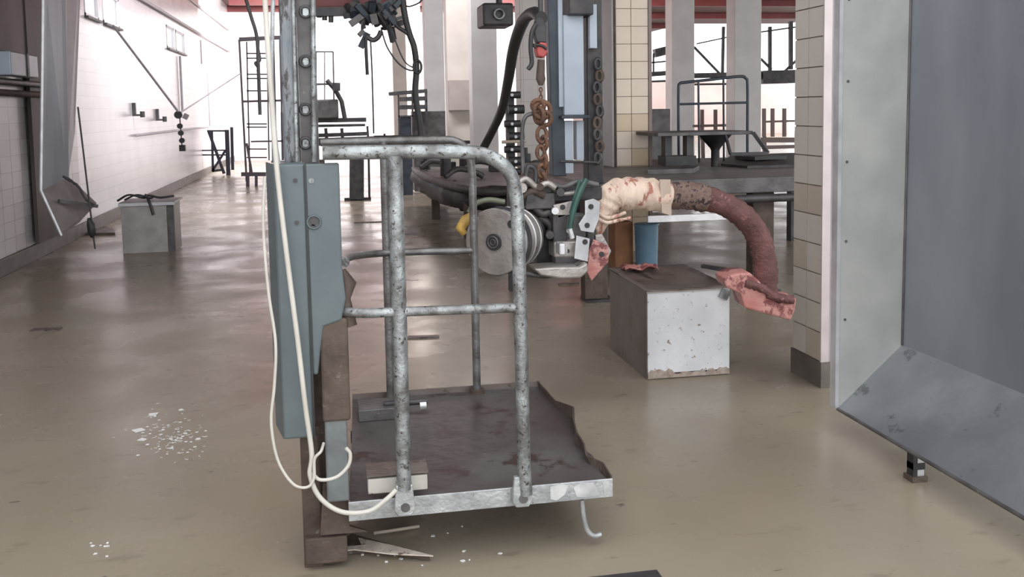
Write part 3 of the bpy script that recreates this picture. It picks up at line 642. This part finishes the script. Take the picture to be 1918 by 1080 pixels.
MB().tube(Wc([(998, 212), (985, 218), (979, 235), (978, 270), (980, 325)], 4.14, 8), .009, 8).build('sling_wire', dark_l, ch)
hk = thing('hook_block', W(1012, 110, YH), 'small red and black hook block hanging from the overhead hoist', 'hook')
b = MB(); b.prism([W(x, y, YH-.02) for x, y in ((1004, 92), (1012, 78), (1024, 80), (1027, 98), (1020, 108), (1008, 106))], (0, .06, 0)); b.build('housing', red_p, hk, bev=.006)
b = MB(); b.prism([W(x, y, YH-.02) for x, y in ((1006, 30), (1016, 28), (1024, 50), (1024, 80), (1006, 80), (1000, 60))], (0, .05, 0)); b.build('body', dark, hk, bev=.006)
MB().tube(Wc([(1004, 90), (1000, 84), (1016, 86), (1024, 92)], YH-.025), .006, 8).build('latch', black, hk)
MB().tube([(W(1010, 0, YH).x, YH, 4.59), W(1013, 32, YH)], .012, 8).build('suspension_rod', dark, hk)
MB().tube(Wc([(1004, 45), (996, 62), (994, 90), (996, 118), (989, 130)], 4.08, 6), .010, 8).build('pendant_switch_lead', black, label='short black lead with pendant switch left of the red hook block', cat='cable')
t = MB(); t.tube(Wc([(452, -30, 8), (470, 30, 8), (481, 70, 8), (484, 130, 8), (487, 215, 8)], 8), .014, 8); t.build('hanging_cable', dark_l, label='grey cord hanging down beside the white cable, in front of ladder cage', cat='cable')
hs = MB(); hs.tube(Wc([(1014, 34, 4.1), (1000, 24, 4.3), (980, 40, 4.6), (962, 90, 5.0), (952, 150, 5.5), (940, 205, 6.2), (922, 245, 6.8), (905, 278, 7.0)], 5, 10), [.028]*20+[.03]*51, 12)
hs.build('air_hose', black, label='thick black hose arching down left of the hook block', cat='hose')

# ================================================================== MAST OF THE HOIST (black and pale blue)
HM = thing('hoist_mast', (W(1075, 300, 5.4).x, 5.5, 0), 'tall black hoist mast with pale blue sheet covers in front of the tiled column', 'mast')
b = MB(); a_ = W(1027, 100, 5.4); b.prism([W(1024, -60, 5.4), W(1044, -60, 5.4), W(1062, 330, 5.4), W(1036, 330, 5.4)], (0, .1, 0)); b.build('black_rail', navy, HM, bev=.006)
b = MB(); fbox(b, 1046, -60, 1054, 200, 5.38, .05); b.build('edge_strip', bluegrey, HM)
b = MB(); fbox(b, 1056, 28, 1094, 216, 5.36, .12); b.build('cover', bluegrey, HM, bev=.006, label='pale blue rectangular cover')
b = MB(); fbox(b, 1052, 216, 1105, 222, 5.33, .16); b.build('ledge', navy, HM, bev=.003)
b = MB(); fbox(b, 1058, 226, 1074, 325, 5.40, .08); b.build('lower_cover', bluegrey, HM, bev=.004)
b = MB(); fbox(b, 1080, 226, 1094, 300, 5.40, .08); b.build('lower_cover', bluegrey, HM, bev=.004)
b = MB(); fbox(b, 1066, -60, 1112, 28, 5.30, .2); b.build('gear_head', dark, HM, bev=.01)
b = MB(); fbox(b, 1096, -820, 1126, 345, 5.42, .12); b.build('rear_post', dark, HM, bev=.01)
for k in range(9):
    MB().torus(W(1120+3*math.sin(k*2), 120+k*22, 5.38), (.3*(k % 2), 1, 0), .03, .012, .6, 14, 6).build('link', rust if k % 2 else dark, HM)
MB().cyl(W(1050, 302, 5.33), W(1118, 304, 5.33), .008, 8).build('cross_bar', dark, HM)
b = MB(); fbox(b, 1105, 8, 1118, 90, 5.36, .04); b.build('edge_strip', bluegrey, HM)
zb_ = F(1110, 585).z
# black control stack left
ctl = thing('valve_stack', W(955, 330, 7.2), 'black stack of valves on a post beside the arching hose', 'valve')
ctl.location.z = 0; ORG[ctl.name].z = 0
b = MB(); a_ = W(957, 250, 7.2); b.box(a_.x-.03, a_.x+.03, 7.2, 7.26, 0, W(957, 182, 7.2).z); b.build('post', dark, ctl)
for k, py in enumerate((178, 205, 232, 256, 280, 302, 322)):
    p = W(945+7*(k % 2), py, 7.15); q = p+Vector((.12, 0, 0)); MB().cyl(p, q, .035 if k % 2 else .028, 10).build('valve', black, ctl)
    MB().cyl(p+Vector((.05, -.045, 0)), p+Vector((.05, -.02, 0)), .012, 8).build('knob', steelw, ctl)
MB().tube([W(940, 266, 7.1), W(985, 264, 7.1)], .012, 8).build('handle', mat('tan_handle', (.4, .33, .26), None, 5, .5), ctl)

# ================================================================== RAISED TABLES
def wx(px, Y): return W(px, 300, Y).x
T = thing('conveyor_table', (2.6, 7.6, 0), 'long dull grey steel table behind the curved arm, on brown legs', 'table')
zt_ = W(1300, 336, 6.6).z
xa_, xb_ = wx(1095, 6.6), wx(1640, 6.6)
MB().box(xa_, XB-.0, 6.6, 9.3, zt_-.03, zt_).build('table_top', conc, T)
MB().box(XB, xb_, 6.6, 9.3, zt_-.03, zt_).build('table_top', conc, T)
MB().box(xa_, xb_, 6.57, 6.6, zt_-.11, zt_+.002).build('front_rail', dark_l, T, bev=.006)
MB().cyl((xa_, 6.55, zt_-.15), (xb_, 6.55, zt_-.15), .03, 12).build('front_pipe', dark, T)
MB().box(wx(1205, 6.6), wx(1350, 6.6), 6.50, 6.53, W(1280, 414, 6.5).z, W(1280, 402, 6.5).z).build('pale_rail', steelw, T, label='pale steel rail below the table edge')
for px in (1116, 1433, 1620):
    xx = wx(px, 6.62); lg = MB(); lg.box(xx-.085, xx+.085, 6.64, 6.76, .02, zt_-.03); lo = lg.build('leg', rust, T, bev=.006)
    MB().box(xx-.08, xx+.13, 6.61, 6.79, 0, .02).build('foot', dark, lo)
for px in (1140, 1500):
    xx = wx(px, 9); MB().box(xx-.05, xx+.05, 9.1, 9.2, 0, zt_-.03).build('leg', dark, T)
# left raised stage (rounded, jagged)
S = thing('raised_stage', (1.6, 10.5, 0), 'low grey stage with rounded left edge and dark ragged underside behind the guard rail', 'stage')
zs = .58
def G(px, py): return F(px, py, zs)
out = [G(776, 314), G(795, 325), G(830, 338), (G(868, 348)), G(910, 352), G(960, 352), G(1040, 350), G(1105, 345)]
back = [G(1105, 316), G(960, 316), G(800, 312)]
poly = [(p.x, p.y, zs) for p in out+back]
MB().prism(poly, (0, 0, -.05)).build('stage_top', conc, S)
MB().tube([Vector((p.x, p.y-.01, zs-.03)) for p in curve(out, 4)], .05, 8, jit=.25).build('edge_roll', dark_l, S)
MB().tube([Vector((p.x+.1, p.y+.15, zs-.16)) for p in curve(out, 4)], .13, 8, jit=.4).build('ragged_underside', dark, S)
for px, py in ((885, 352), (1000, 352), (820, 330), (1090, 350)):
    p = G(px, py); MB().box(p.x-.05, p.x+.05, p.y+.3, p.y+.4, 0, zs-.05).build('leg', rust, S)
for i, (px, py) in enumerate(((797, 305), (815, 307), (840, 306), (870, 307), (900, 308), (930, 309), (985, 310), (1010, 310), (1060, 311), (835, 317), (865, 324))):
    p = G(px, py+12); R = MB()
    if i % 3 == 0: R.cyl(p, p+Vector((0, 0, .12+.02*i)), .07, 12); R.cyl(p+Vector((0, 0, .12+.02*i)), p+Vector((0, 0, .2+.02*i)), .03, 10)
    elif i % 3 == 1: R.tube(curve([p+Vector(v) for v in ((-.2, 0, .04), (-.05, .05, .12), (.12, 0, .10), (.26, .03, .03))], 6), .035, 8)
    else: R.box(p.x-.1, p.x+.1, p.y-.06, p.y+.06, p.z, p.z+.11)
    nm = ('scrap_casting', 'bent_pipe', 'iron_block')[i % 3]
    R.build(nm, (dark, dark_l, black)[(i*7) % 3], bev=0 if i % 3 == 1 else .006, label='%s dark %s on the low grey stage, %s' % (('leftmost', 'second', 'third', 'fourth', 'fifth', 'sixth', 'seventh', 'eighth', 'rightmost', 'nearer left', 'nearer middle')[i], ('valve body', 'bent pipe', 'iron block')[i % 3], 'beyond the guard rail' if px < 950 else 'behind the hanging saw'), cat='scrap')

# clutter on / beyond the right table
D1 = thing('steel_table', (wx(1300, 8), 8, zt_), 'small dark steel table with flared pedestal standing on the long grey table', 'table')
zz = W(1300, 246, 7.9).z
x0_, x1_ = wx(1218, 7.9), wx(1392, 7.9)
MB().prism([(x0_, 7.7, zz), (x1_, 7.7, zz), (x1_-.05, 8.3, zz), (x0_, 8.3, zz)], (0, 0, -.03)).build('table_top', dark_l, D1, bev=.004)
b = MB(); b.bar((x1_, 7.7, zz-.015), (x1_+.10, 7.62, zz-.19), .03); b.bar((x1_-.24, 7.62, zz-.19), (x1_+.10, 7.62, zz-.19), .025); b.bar((x1_-.25, 7.7, zz-.03), (x1_-.24, 7.62, zz-.19), .02); b.build('hanging_frame', dark, D1)
xp = wx(1344, 7.9)
MB().tube([(xp, 7.95, zt_), (xp, 7.95, zz-.17), (xp, 7.95, zz-.15), (xp, 7.95, zz-.03)], [.04, .04, .05, .16], 4).build('pedestal', dark, D1)
for px in (1245, 1285):
    xx = wx(px, 7.9); MB().box(xx-.03, xx+.03, 7.8, 7.9, zt_, zz-.03).build('leg', dark, D1)
MB().box(wx(1236, 7.9), wx(1292, 7.9), 7.75, 7.95, zt_+.03, zt_+.11).build('lower_box', black, D1)
D2 = thing('steel_tray', (wx(1420, 8.2), 8.2, zt_), 'flat dark steel tray lying on the long grey table at right', 'tray')
MB().prism([(wx(1350, 8.0), 8.0, zt_+.02), (wx(1400, 7.6), 7.6, zt_+.02), (wx(1510, 7.6), 7.6, zt_+.02), (wx(1490, 8.9), 8.9, zt_+.05), (wx(1370, 8.9), 8.9, zt_+.05)], (0, 0, -.02)).build('tray_plate', dark, D2)
MB().obox((wx(1425, 8.2), 8.2, zt_+.055), (.35, .3, .03), Matrix.Rotation(.2, 3, 'Z')).build('tray_well', black, D2)
MB().prism([(wx(1212, 7.2), 7.2, zt_+.04), (wx(1300, 7.2), 7.2, zt_+.04), (wx(1310, 7.5), 7.5, zt_+.04), (wx(1220, 7.6), 7.6, zt_+.04)], (0, 0, -.04)).build('steel_plate', dark_l, label='grey steel plate on the long table next to the tiled column', cat='plate', bev=.004)
# tubular rail frame above
def px_frame(name, label, cat, Y, bars, m, z0=0, sq=True, group=None):
    t = thing(name, (W(bars[0][0], bars[0][1], Y).x, Y, z0), label, cat, group)
    for i, (x0, y0, x1, y1, wd_, nm) in enumerate(bars):
        a = W(x0, y0, Y); b = W(x1, y1, Y); o = MB()
        if sq: o.bar(a, b, wd_*Y/FPX, wd_*Y/FPX)
        else: o.cyl(a, b, wd_*Y/FPX/2, 8)
        o.build(nm, m, t)
    return t
fr = thing('rail_trolley', (wx(1335, 8.8), 8.8, zt_), 'upright tubular rail frame standing on the long grey table', 'trolley')
MB().tube(Wc([(1272, 330), (1271, 240), (1271, 170), (1273, 157), (1285, 154), (1340, 148), (1386, 143), (1397, 147), (1400, 160), (1400, 250), (1400, 322)], 8.6, 6), .014, 8).build('frame_tube', navy, fr)
MB().cyl(W(1271, 195, 8.6), W(1400, 192, 8.6), .011, 8).build('mid_rail', navy, fr)
MB().cyl(W(1308, 152, 8.6), W(1310, 322, 8.6), .011, 8).build('upright', navy, fr)
MB().cyl(W(1355, 148, 8.6), W(1356, 322, 8.6), .011, 8).build('upright', navy, fr)
px_frame('catwalk', 'dark overhead catwalk across the far right bay', 'catwalk', 22, [(1205, 140, 1262, 136, 9, 'deck'), (1205, 153, 1262, 151, 4, 'lower_rail'), (1298, 142, 1378, 140, 10, 'deck'), (1300, 158, 1376, 157, 4, 'lower_rail'),
         (1424, 145, 1500, 143, 26, 'deck'), (1262, 140, 1300, 140, 8, 'deck'), (1376, 142, 1426, 142, 14, 'deck'),
         (1300, 88, 1350, 140, 4, 'brace'), (1305, 82, 1370, 68, 2.5, 'handrail'), (1442, 50, 1442, 135, 6, 'hanger'), (1481, 40, 1481, 130, 7, 'hanger'), (1425, 60, 1495, 50, 3, 'handrail'), (1425, 110, 1445, 130, 4, 'brace'), (1355, 50, 1353, 140, 5, 'hanger'), (1368, 45, 1370, 130, 6, 'hanger'), (1468, 135, 1495, 110, 4, 'brace'),
         (1224, 100, 1224, 138, 3, 'hanger'), (1212, 118, 1258, 114, 3, 'handrail'), (1226, 100, 1258, 92, 16, 'side_plate'), (1281, 144, 1281, 309, 8, 'leg'), (1402, 144, 1402, 307, 8, 'leg')], dark)
for i in range(3):
    pass
fence = [(x, 205, x, 262, 6, 'picket') for x in (1315, 1340, 1365)]+[(1298, 236, 1378, 234, 5, 'rail'), (1316, 262, 1318, 344, 6, 'leg'), (1364, 262, 1364, 344, 6, 'leg')]
px_frame('picket_barrier', 'brown barrier of three uprights between the two far bay columns', 'barrier', 16, fence, mat('brown_wood', (.17, .12, .11), None, 4, .6))
fence = [(x, 203, x, 256, 6, 'picket') for x in (1431, 1447, 1469)]+[(1432, 256, 1432, 342, 6, 'leg'), (1428, 228, 1500, 226, 4, 'rail'), (1426, 262, 1500, 262, 10, 'sill'), (1428, 276, 1500, 274, 7, 'lower_rail')]
px_frame('picket_barrier', 'brown barrier of uprights beside the right tiled column', 'barrier', 16, fence, mat('grey_wood', (.2, .15, .14), None, 4, .6))
b = MB(); fbox(b, 1216, 204, 1256, 395, 12, .5); b.build('steel_cabinet', dark_l, label='dark grey cabinet in far bay right of the middle tiled column', cat='cabinet', bev=.01)
# blue bucket and rust crate
p = F(1211, 517); p = W(1211, 500, 7.7); r_ = .10
bk = thing('blue_bucket', (p.x, 7.7, 0), 'blue plastic drum under the long grey table', 'drum')
zt2 = W(1211, 418, 7.7).z
MB().tube([(p.x, 7.7, 0), (p.x, 7.7, zt2*.5), (p.x, 7.7, zt2-.02), (p.x, 7.7, zt2)], [r_*.9, r_*.95, r_, r_], 20).build('body', blue_pl, bk)
t = MB(); t.torus((p.x, 7.7, zt2-.01), (0, 0, 1), r_, .008, up=(0, 1, 0)); t.build('rim', blue_pl, bk)
b = MB(); a_ = W(1152, 450, 7.8); b_ = W(1186, 450, 7.8); b.box(a_.x, b_.x, 7.8, 8.0, 0, W(1170, 416, 7.8).z); b.build('rust_crate', orange, label='orange rusty box left of the blue drum', cat='box', bev=.005)

# ================================================================== MIDDLE BACKGROUND
# machine and bench behind mast
px_frame('steel_bench', 'dark steel bench with layered shelves right of the mast, far back', 'bench', F(668, 375).y, [
    (575, 226, 686, 224, 8, 'bench_top'), (575, 236, 684, 234, 5, 'shelf'), (585, 254, 690, 250, 7, 'shelf'), (688, 236, 690, 262, 4, 'leg'),
    (590, 266, 700, 262, 14, 'drawer_box'), (640, 240, 642, 262, 6, 'leg'), (610, 240, 612, 262, 6, 'leg'), (668, 292, 668, 372, 26, 'pedestal'), (645, 373, 695, 372, 5, 'foot')], dark)
px_frame('work_table', 'long low dark table top reaching from the bench to the rack', 'table', 14, [(690, 268, 880, 266, 6, 'table_top'), (700, 256, 790, 255, 5, 'shelf'), (720, 250, 724, 300, 4, 'leg'), (835, 270, 838, 366, 4, 'leg'), (690, 268, 692, 372, 4, 'leg')], dark)
px_frame('cage_frame', 'upright pale frame standing on the dark bench, far back', 'frame', 15.35, [(590, 97, 624, 97, 3, 'top_bar'), (624, 97, 626, 222, 3, 'upright'), (608, 97, 608, 222, 2, 'upright'), (592, 97, 592, 222, 3, 'upright'), (588, 158, 630, 157, 4, 'cross_bar')], dark_l)
mb_ = thing('stripping_machine', W(610, 222, 15.2), 'small dark machine with sloping arm standing on the dark bench', 'machine')
b = MB(); fbox(b, 592, 186, 634, 222, 15.2, .3); b.build('body', dark_l, mb_, bev=.02)
MB().tube([W(612, 150, 15.2), W(628, 168, 15.2), W(640, 190, 15.2), W(646, 222, 15.2)], .035, 8).build('arm', dark, mb_)
MB().cyl(W(630, 155, 15.1), W(630, 170, 15.1), .06, 10).build('knob', dark, mb_)
# rack
px_frame('shelf_rack', 'dark metal rack of shelves left of the pale columns', 'rack', 16, [
    (728, 176, 800, 170, 7, 'top_shelf'), (746, 172, 748, 262, 3, 'upright'), (772, 172, 774, 262, 3, 'upright'), (798, 172, 802, 360, 4, 'upright'), (746, 262, 750, 360, 3, 'leg'), (746, 186, 800, 184, 8, 'shelf'),
    (746, 201, 800, 200, 8, 'shelf'), (746, 218, 774, 217, 3, 'shelf')], dark)
b = MB(); fbox(b, 748, 218, 772, 366, 16.1, .3); b.build('rack_bin', navy, label='blue-black bin at the foot of the dark shelf rack', cat='bin', bev=.01)
b = MB(); fbox(b, 776, 208, 836, 358, 16.2, .5); b.build('dark_cupboard', dark_l, label='dark cupboard between rack and cream column', cat='cupboard', bev=.01)
# overhead trolley beam with junk
ob = thing('overhead_rail', W(640, 20, 7), 'dark overhead rail with ragged trolley hanging at the top behind the mast', 'rail')
b = MB(); p0, p1 = W(525, 24, 7), W(742, 20, 7); b.bar(p0, p1, .07, .06); b.build('beam', dark, ob)
MB().bar(W(525, 6, 7.2), W(745, 3, 7.2), .05, .05).build('red_flange', red_beam, ob)
rt_ = random.Random(3)
for k in range(44):
    px = rt_.uniform(655, 745); py = 6+rt_.random()*(max(12, 62-(px-690)*.35 if px > 680 else 30))
    a = W(px, py, 6.9+rt_.uniform(-.12, .12)); b = a+Vector((rt_.uniform(-.11, .11), rt_.uniform(-.05, .05), rt_.uniform(-.13, .10)))
    MB().bar(a, b, rt_.uniform(.018, .05)).build('trolley_piece', (dark, dark_l, navy)[k % 3], ob)
for px in (540, 735):
    q = W(px, 18, 7); MB().cyl(q, (q.x, q.y, 4.6), .03, 8).build('hanger', dark, ob)
for px, py, py2 in ((608, 26, 38), (620, 26, 42), (650, 26, 34), (598, 26, 33)):
    MB().cyl(W(px, py, 7), W(px, py2, 7), .018, 8).build('hanger_stub', dark, ob)
MB().tube(Wc([(686, 68), (698, 75), (708, 70), (714, 58)], 6.9), .018, 8).build('hook', dark_l, ob)
for i, (pl, r, lab) in enumerate((([(750, -30), (757, 20), (766, 60), (776, 90), (780, 130), (778, 175), (786, 230), (790, 268)], .022, 'thick black cable bundle hanging left of the pale columns'),
                                  ([(728, 30), (745, 50), (760, 60), (772, 72)], .014, 'black lead joining the hanging cable bundle from the trolley'),
                                  ([(714, 55), (726, 90), (748, 120), (770, 132), (784, 125)], .006, 'thin drooping wire between trolley and cable bundle'),
                                  ([(728, 34), (742, 80), (758, 115), (776, 128)], .005, 'second thin drooping wire beside the cable bundle'),
                                  ([(750, 5), (765, 12), (785, 5), (795, -8)], .007, 'thin wire loop at the very top by the cable bundle'),
                                  ([(685, 70), (686, 100), (688, 140)], .012, 'short dark strap dangling from the trolley'),
                                  ([(694, 75), (697, 140), (700, 250)], .006, 'long thin cord hanging from the trolley in front of back wall'))):
    MB().tube(Wc(pl, 6.8, 6), r, 8).build('hanging_cable', black if r > .01 else dark, label=lab, cat='cable')
t = MB(); t.torus(W(782, 125, 6.78), (0, 1, 0), .045, .009, .6); t.build('cable_coil', black, label='small coil of black cable tied to the hanging bundle', cat='cable')
# red fragment and fixture left of top
b = MB(); fbox(b, 905, 5, 962, 48, 9, .4); om = thing('overhead_motor', W(935, 26, 9), 'dark motor housing overhead behind the arching hose', 'motor'); b.build('housing', dark, om, bev=.02); q = W(935, 10, 9.2); MB().cyl(q, (q.x, q.y, 4.59), .03, 8).build('suspension_rod', dark, om)
t = MB(); t.torus(W(935, 26, 8.97), (0, 1, 0), .045, .012); t.build('motor_ring', galv, om, label='bright ring on the motor front')
# ladder cage
lad = [(448, 74, 530, 70, 7, 'top_bar'), (448, 74, 462, 340, 3.5, 'stile'), (462, 78, 468, 330, 2.5, 'stile'), (512, 76, 518, 330, 4, 'stile'), (524, 74, 530, 300, 3, 'stile'),
       (500, 80, 504, 300, 2.5, 'stile'), (455, 190, 530, 188, 4, 'rail'), (470, 265, 530, 264, 3, 'rail')]
lad += [(462, y, 500, y, 2.5, 'rung') for y in (100, 109, 139, 147, 170, 190, 232, 238, 279, 295)]
lad += [(452, 326, 498, 326, 7, 'foot_bar'), (464, 328, 464, 349, 6, 'leg'), (480, 328, 480, 349, 5, 'leg'), (462, 268, 472, 326, 4, 'brace')]
px_frame('ladder_cage', 'tall dark caged ladder on feet left of the mast, far back', 'ladder', F(472, 349).y, lad, mat('plum_black_steel', (.06, .045, .055), None, 5, .5))
px_frame('leaning_poles', 'pair of blue-grey poles leaning by the ladder cage', 'poles', F(448, 297).y, [(438, 158, 448, 296, 4, 'pole'), (444, 160, 452, 296, 4, 'pole')], mat('slate_blue_pole', (.18, .22, .30), None, 4, .5))
px_frame('door_frame_post', 'blue-grey upright right of the ladder rungs, low', 'post', F(525, 304).y, [(511, 245, 512, 302, 5, 'post'), (528, 210, 530, 300, 5, 'post'), (508, 303, 545, 303, 4, 'base')], navy)
t = MB(); t.tube(Wc([(484, 76), (484, 92), (487, 113), (478, 118), (484, 128), (482, 134)], F(472, 349).y), .025, 8); t.build('hook', dark, label='dark hook fitting hanging inside the ladder cage', cat='hook')
# X braced stand
px_frame('braced_stand', 'dark steel stand with crossed braces by the left wall', 'stand', F(420, 328).y, [
    (388, 245, 425, 245, 3, 'top_bar'), (397, 246, 399, 322, 4, 'leg'), (425, 243, 428, 328, 7, 'leg'), (434, 238, 436, 318, 5, 'leg'), (391, 246, 420, 325, 5, 'brace'),
    (422, 282, 398, 320, 4, 'brace'), (352, 282, 428, 281, 2.5, 'rail'), (355, 290, 425, 290, 2.5, 'rail'), (398, 320, 415, 318, 4, 'bottom_bar')], mat('ink_blue_steel', (.035, .035, .06), None, 5, .5))
# ropes and pulley string
t = MB(); t.tube([W(212, 48, 12.2), W(336, 212, 13)], .015, 6); t.build('guy_rope', pm, label='dark rope from first windows down to the pulley string', cat='rope')
t = MB(); t.tube([W(336, 212, 13), W(450, 138, 17.4)], .010, 6); t.build('guy_rope', pm, label='thin rope from the pulley string up to the ladder cage', cat='rope')
ps = thing('pulley_string', W(340, 282, 13), 'string of small dark pulleys hanging before the left wall', 'pulley')
MB().cyl(W(336, 210, 13), W(341, 275, 13), .008, 6).build('cord', dark, ps)
for px, py, r in ((334, 215, .05), (337, 236, .035), (339, 249, .035), (341, 263, .035)):
    p = W(px, py, 13); MB().cyl(p-Vector((0, .03, 0)), p+Vector((0, .03, 0)), r, 12).build('sheave', dark, ps)
MB().obox(W(342, 277, 13), (.075, .075, .08)).build('weight', black, ps)
p = W(348, 218, 13); MB().obox(p, (.06, .06, .07), Matrix.Rotation(.5, 3, 'Y')).build('cam', pm, ps)

# ================================================================== LEFT SHEET PANEL
lh = thing('sheet_hopper', W(110, 440, 8.9), 'blue-grey sheet-metal hopper hanging by the left wall, folded pointed bottom', 'hopper')
shm = mat('worn_blue_grey_sheet', (.27, .285, .32), (.20, .205, .235), 3, .45, .3, .2, stretch=(1, 1, .3))
b = MB(); b.prism([W(80, -70, 8.9), W(118, -70, 9.4), W(126, 332, 9.4), W(76, 356, 8.9)], (.01, .02, 0)); b.build('front_sheet', shm, lh)
b = MB(); b.prism([W(118, -70, 9.4), W(150, -70, 9.9), W(132, 120, 9.9), W(137, 250, 9.9), W(124, 335, 9.4)], (.01, .02, 0)); b.build('side_sheet', mat('mauve_sheet', (.30, .275, .30), (.24, .21, .23), 3, .5, .2), lh)
b = MB(); b.prism([W(76, 356, 8.9), W(126, 332, 9.4), W(180, 382, 9.5), W(150, 415, 9.2), W(116, 441, 8.95)], (0, .02, .01)); b.build('bottom_fold', mat('grubby_sheet', (.25, .215, .21), (.19, .16, .155), 5, .5, .2), lh)
MB().tube([W(81, -70, 8.88), W(76, 356, 8.88), W(115, 441, 8.9)], .014, 8).build('edge_bead', steelw, lh)
MB().bar(W(110, 376, 9.0), W(182, 386, 9.3), .03).build('bottom_bar', dark_l, lh)
MB().tube(Wc([(118, 330), (135, 340), (150, 352), (160, 372), (176, 384)], 9.15), .012, 6, jit=.3).build('ragged_edge', dark, lh)
t = MB(); t.tube([W(146, 200, 9.0), W(158, 300, 9.0), W(170, 400, 9.0), W(178, 466, 9.0)], .008, 6)
rd = thing('plumb_rod', W(178, 466, 9.0), 'thin dark rod with a knob hanging beside the pointed hopper', 'rod')
t.build('rod', dark, rd); MB().tube([W(166, 408, 9), W(170, 420, 9), W(172, 435, 9), W(173, 445, 9)], [.012, .035, .035, .012], 10).build('knob', black, rd)
a_ = F(158, 440); MB().prism([F(158, 441), F(216, 440), F(214, 432), F(196, 428)], (0, 0, .03)).build('floor_plate', grime, label='dark flat plate on floor between hopper and small grey box', cat='plate')
# dark sheets standing in for the shaded gap and shaded upper wall
dk2 = thing('dark_shade_sheet', (XW+.05, 8.6, 0), 'dark brown sheet standing in for shade on the left wall behind the hopper', 'shade_sheet')
dbm = mat('dark_brown_shade', (.10, .075, .07), (.06, .045, .04), 2.5, .6, stretch=(1, 1, .3))
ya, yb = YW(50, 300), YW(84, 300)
MB().box(XW+.035, XW+.07, ya, yb+.3, .16, 3.6).build('shade_sheet', dbm, dk2)
MB().box(XW+.035, XW+.055, YW(0, 60)-.6, ya-.005, W(10, 98, YW(10, 98)).z, 3.6).build('upper_shade_sheet', mat('mauve_brown_shade', (.19, .145, .14), (.13, .10, .095), 2, .6), dk2)
wb = thing('wall_basin', W(15, 145, 8.2), 'pale box with dark pipes fixed high on the near left wall', 'basin')
b = MB(); yw = YW(35, 120); zb1, zb0 = W(20, 104, yw-.2).z, W(20, 146, yw-.2).z; b.box(XW+.075, XW+.2, yw-.9, yw-.1, zb0, zb1); b.build('body', bluegrey, wb, bev=.01)
MB().box(XW+.202, XW+.21, yw-.45, yw-.4, zb0, zb1).build('divider', dark_l, wb)
for z in (zb0-.05, zb0-.15): MB().cyl((XW+.1, yw-1.0, z), (XW+.1, yw+.5, z), .03, 8).build('pipe', dark_l if z > zb0-.1 else rust, wb)

# ================================================================== FLOOR ITEMS
def scrap(px, py, s, nm, m, lab, grp=None, n=5, th=.003, cat='scrap', elong=1.):
    p = F(px, py); a0 = random.random()*6; poly = []
    for k in range(n):
        t = a0+2*math.pi*k/n; r = s*random.uniform(.55, 1.)
        poly.append((p.x+math.cos(t)*r*elong, p.y+math.sin(t)*r, .001))
    MB().prism(poly, (random.uniform(-.002, .002), 0, th)).build(nm, m, label=lab, cat=cat, group=grp)
G1 = 'white scraps in the wet patch at lower left'
big = [(286, 777, .036), (260, 806, .036), (268, 824, .026), (338, 768, .016), (372, 822, .018), (347, 812, .013)]
for i, (px, py, s) in enumerate(big):
    scrap(px, py, s, 'white_scrap', chip, ('topmost large white scrap in the wet patch at lower left', 'left large white scrap in the wet patch at lower left', 'small white scrap just below the left large one', 'white scrap at the top right of the lower left wet patch', 'white scrap at the right end of the lower left wet patch', 'white scrap near the middle right of the wet patch')[i], G1, 4)
st = MB()
for i in range(120):
    px, py = random.gauss(318, 34), random.gauss(815, 20); p = F(px, py, .002); t = random.random()*6.3; r = random.uniform(.004, .016)
    if i % 3: st.tube([p+Vector((math.cos(t+k*.7)*r, math.sin(t+k*.7)*r, 0)) for k in range(4)], .0012, 4)
    else:
        st.prism([p+Vector((math.cos(t+k*1.6)*r*.6, math.sin(t+k*1.6)*r*.6, 0)) for k in range(4)], (0, 0, .002))
st.build('foam_glints', chip, label='uncountable tiny white foam specks and curls shaped as glints in the lower left wet patch', cat='debris', kind='stuff')  # glints on wet foam modelled as white bits
for i in range(9):
    scrap(random.uniform(165, 215), random.uniform(1015, 1050), random.uniform(.004, .010), 'white_chip', chip, 'tiny white chip near the bottom left corner of the floor', 'white chips near the bottom left corner', 4, .002)
for i in range(14):
    scrap(random.uniform(660, 940), random.uniform(975, 1060), random.uniform(.004, .011), 'pale_chip', chip, 'tiny pale chip on the floor below the lift deck', 'pale chips below the lift deck', 4, .002)
for px, py, s, lab, el in ((86, 618, .07, 'dark rectangular patch cover on the floor at far left', 1.3), (786, 632, .055, 'flat dark strip on the floor seen between the guard posts', 2.2), (693, 416, .09, 'small dark strip on the floor farther back, left of the guard post', 2.2),
                           (1065, 532, .05, 'dark lump on the floor under the saw', 1.6)):
    p = F(px, py); w_ = s*el
    MB().obox((p.x, p.y, .004), (2*w_, s*1.1, .008), Matrix.Rotation(random.uniform(-.1, .1), 3, 'Z')).build('floor_strip', grime, label=lab, cat='plate')
a_, b_ = F(1085, 1076), F(1232, 1072)
MB().box(a_.x, b_.x, a_.y-.14, a_.y-.03, 0, .006).build('drain_cover', dark, label='dark drain cover edge at the bottom of the picture', cat='drain')
# thin strip under lift
MB().tube([F(700, 998, .01), F(740, 992, .012), F(785, 985, .01)], .006, 6).build('wood_sliver', mat('pale_sliver', (.42, .36, .30), None, 8, .6), label='pale sliver lying under the lift deck', cat='scrap')
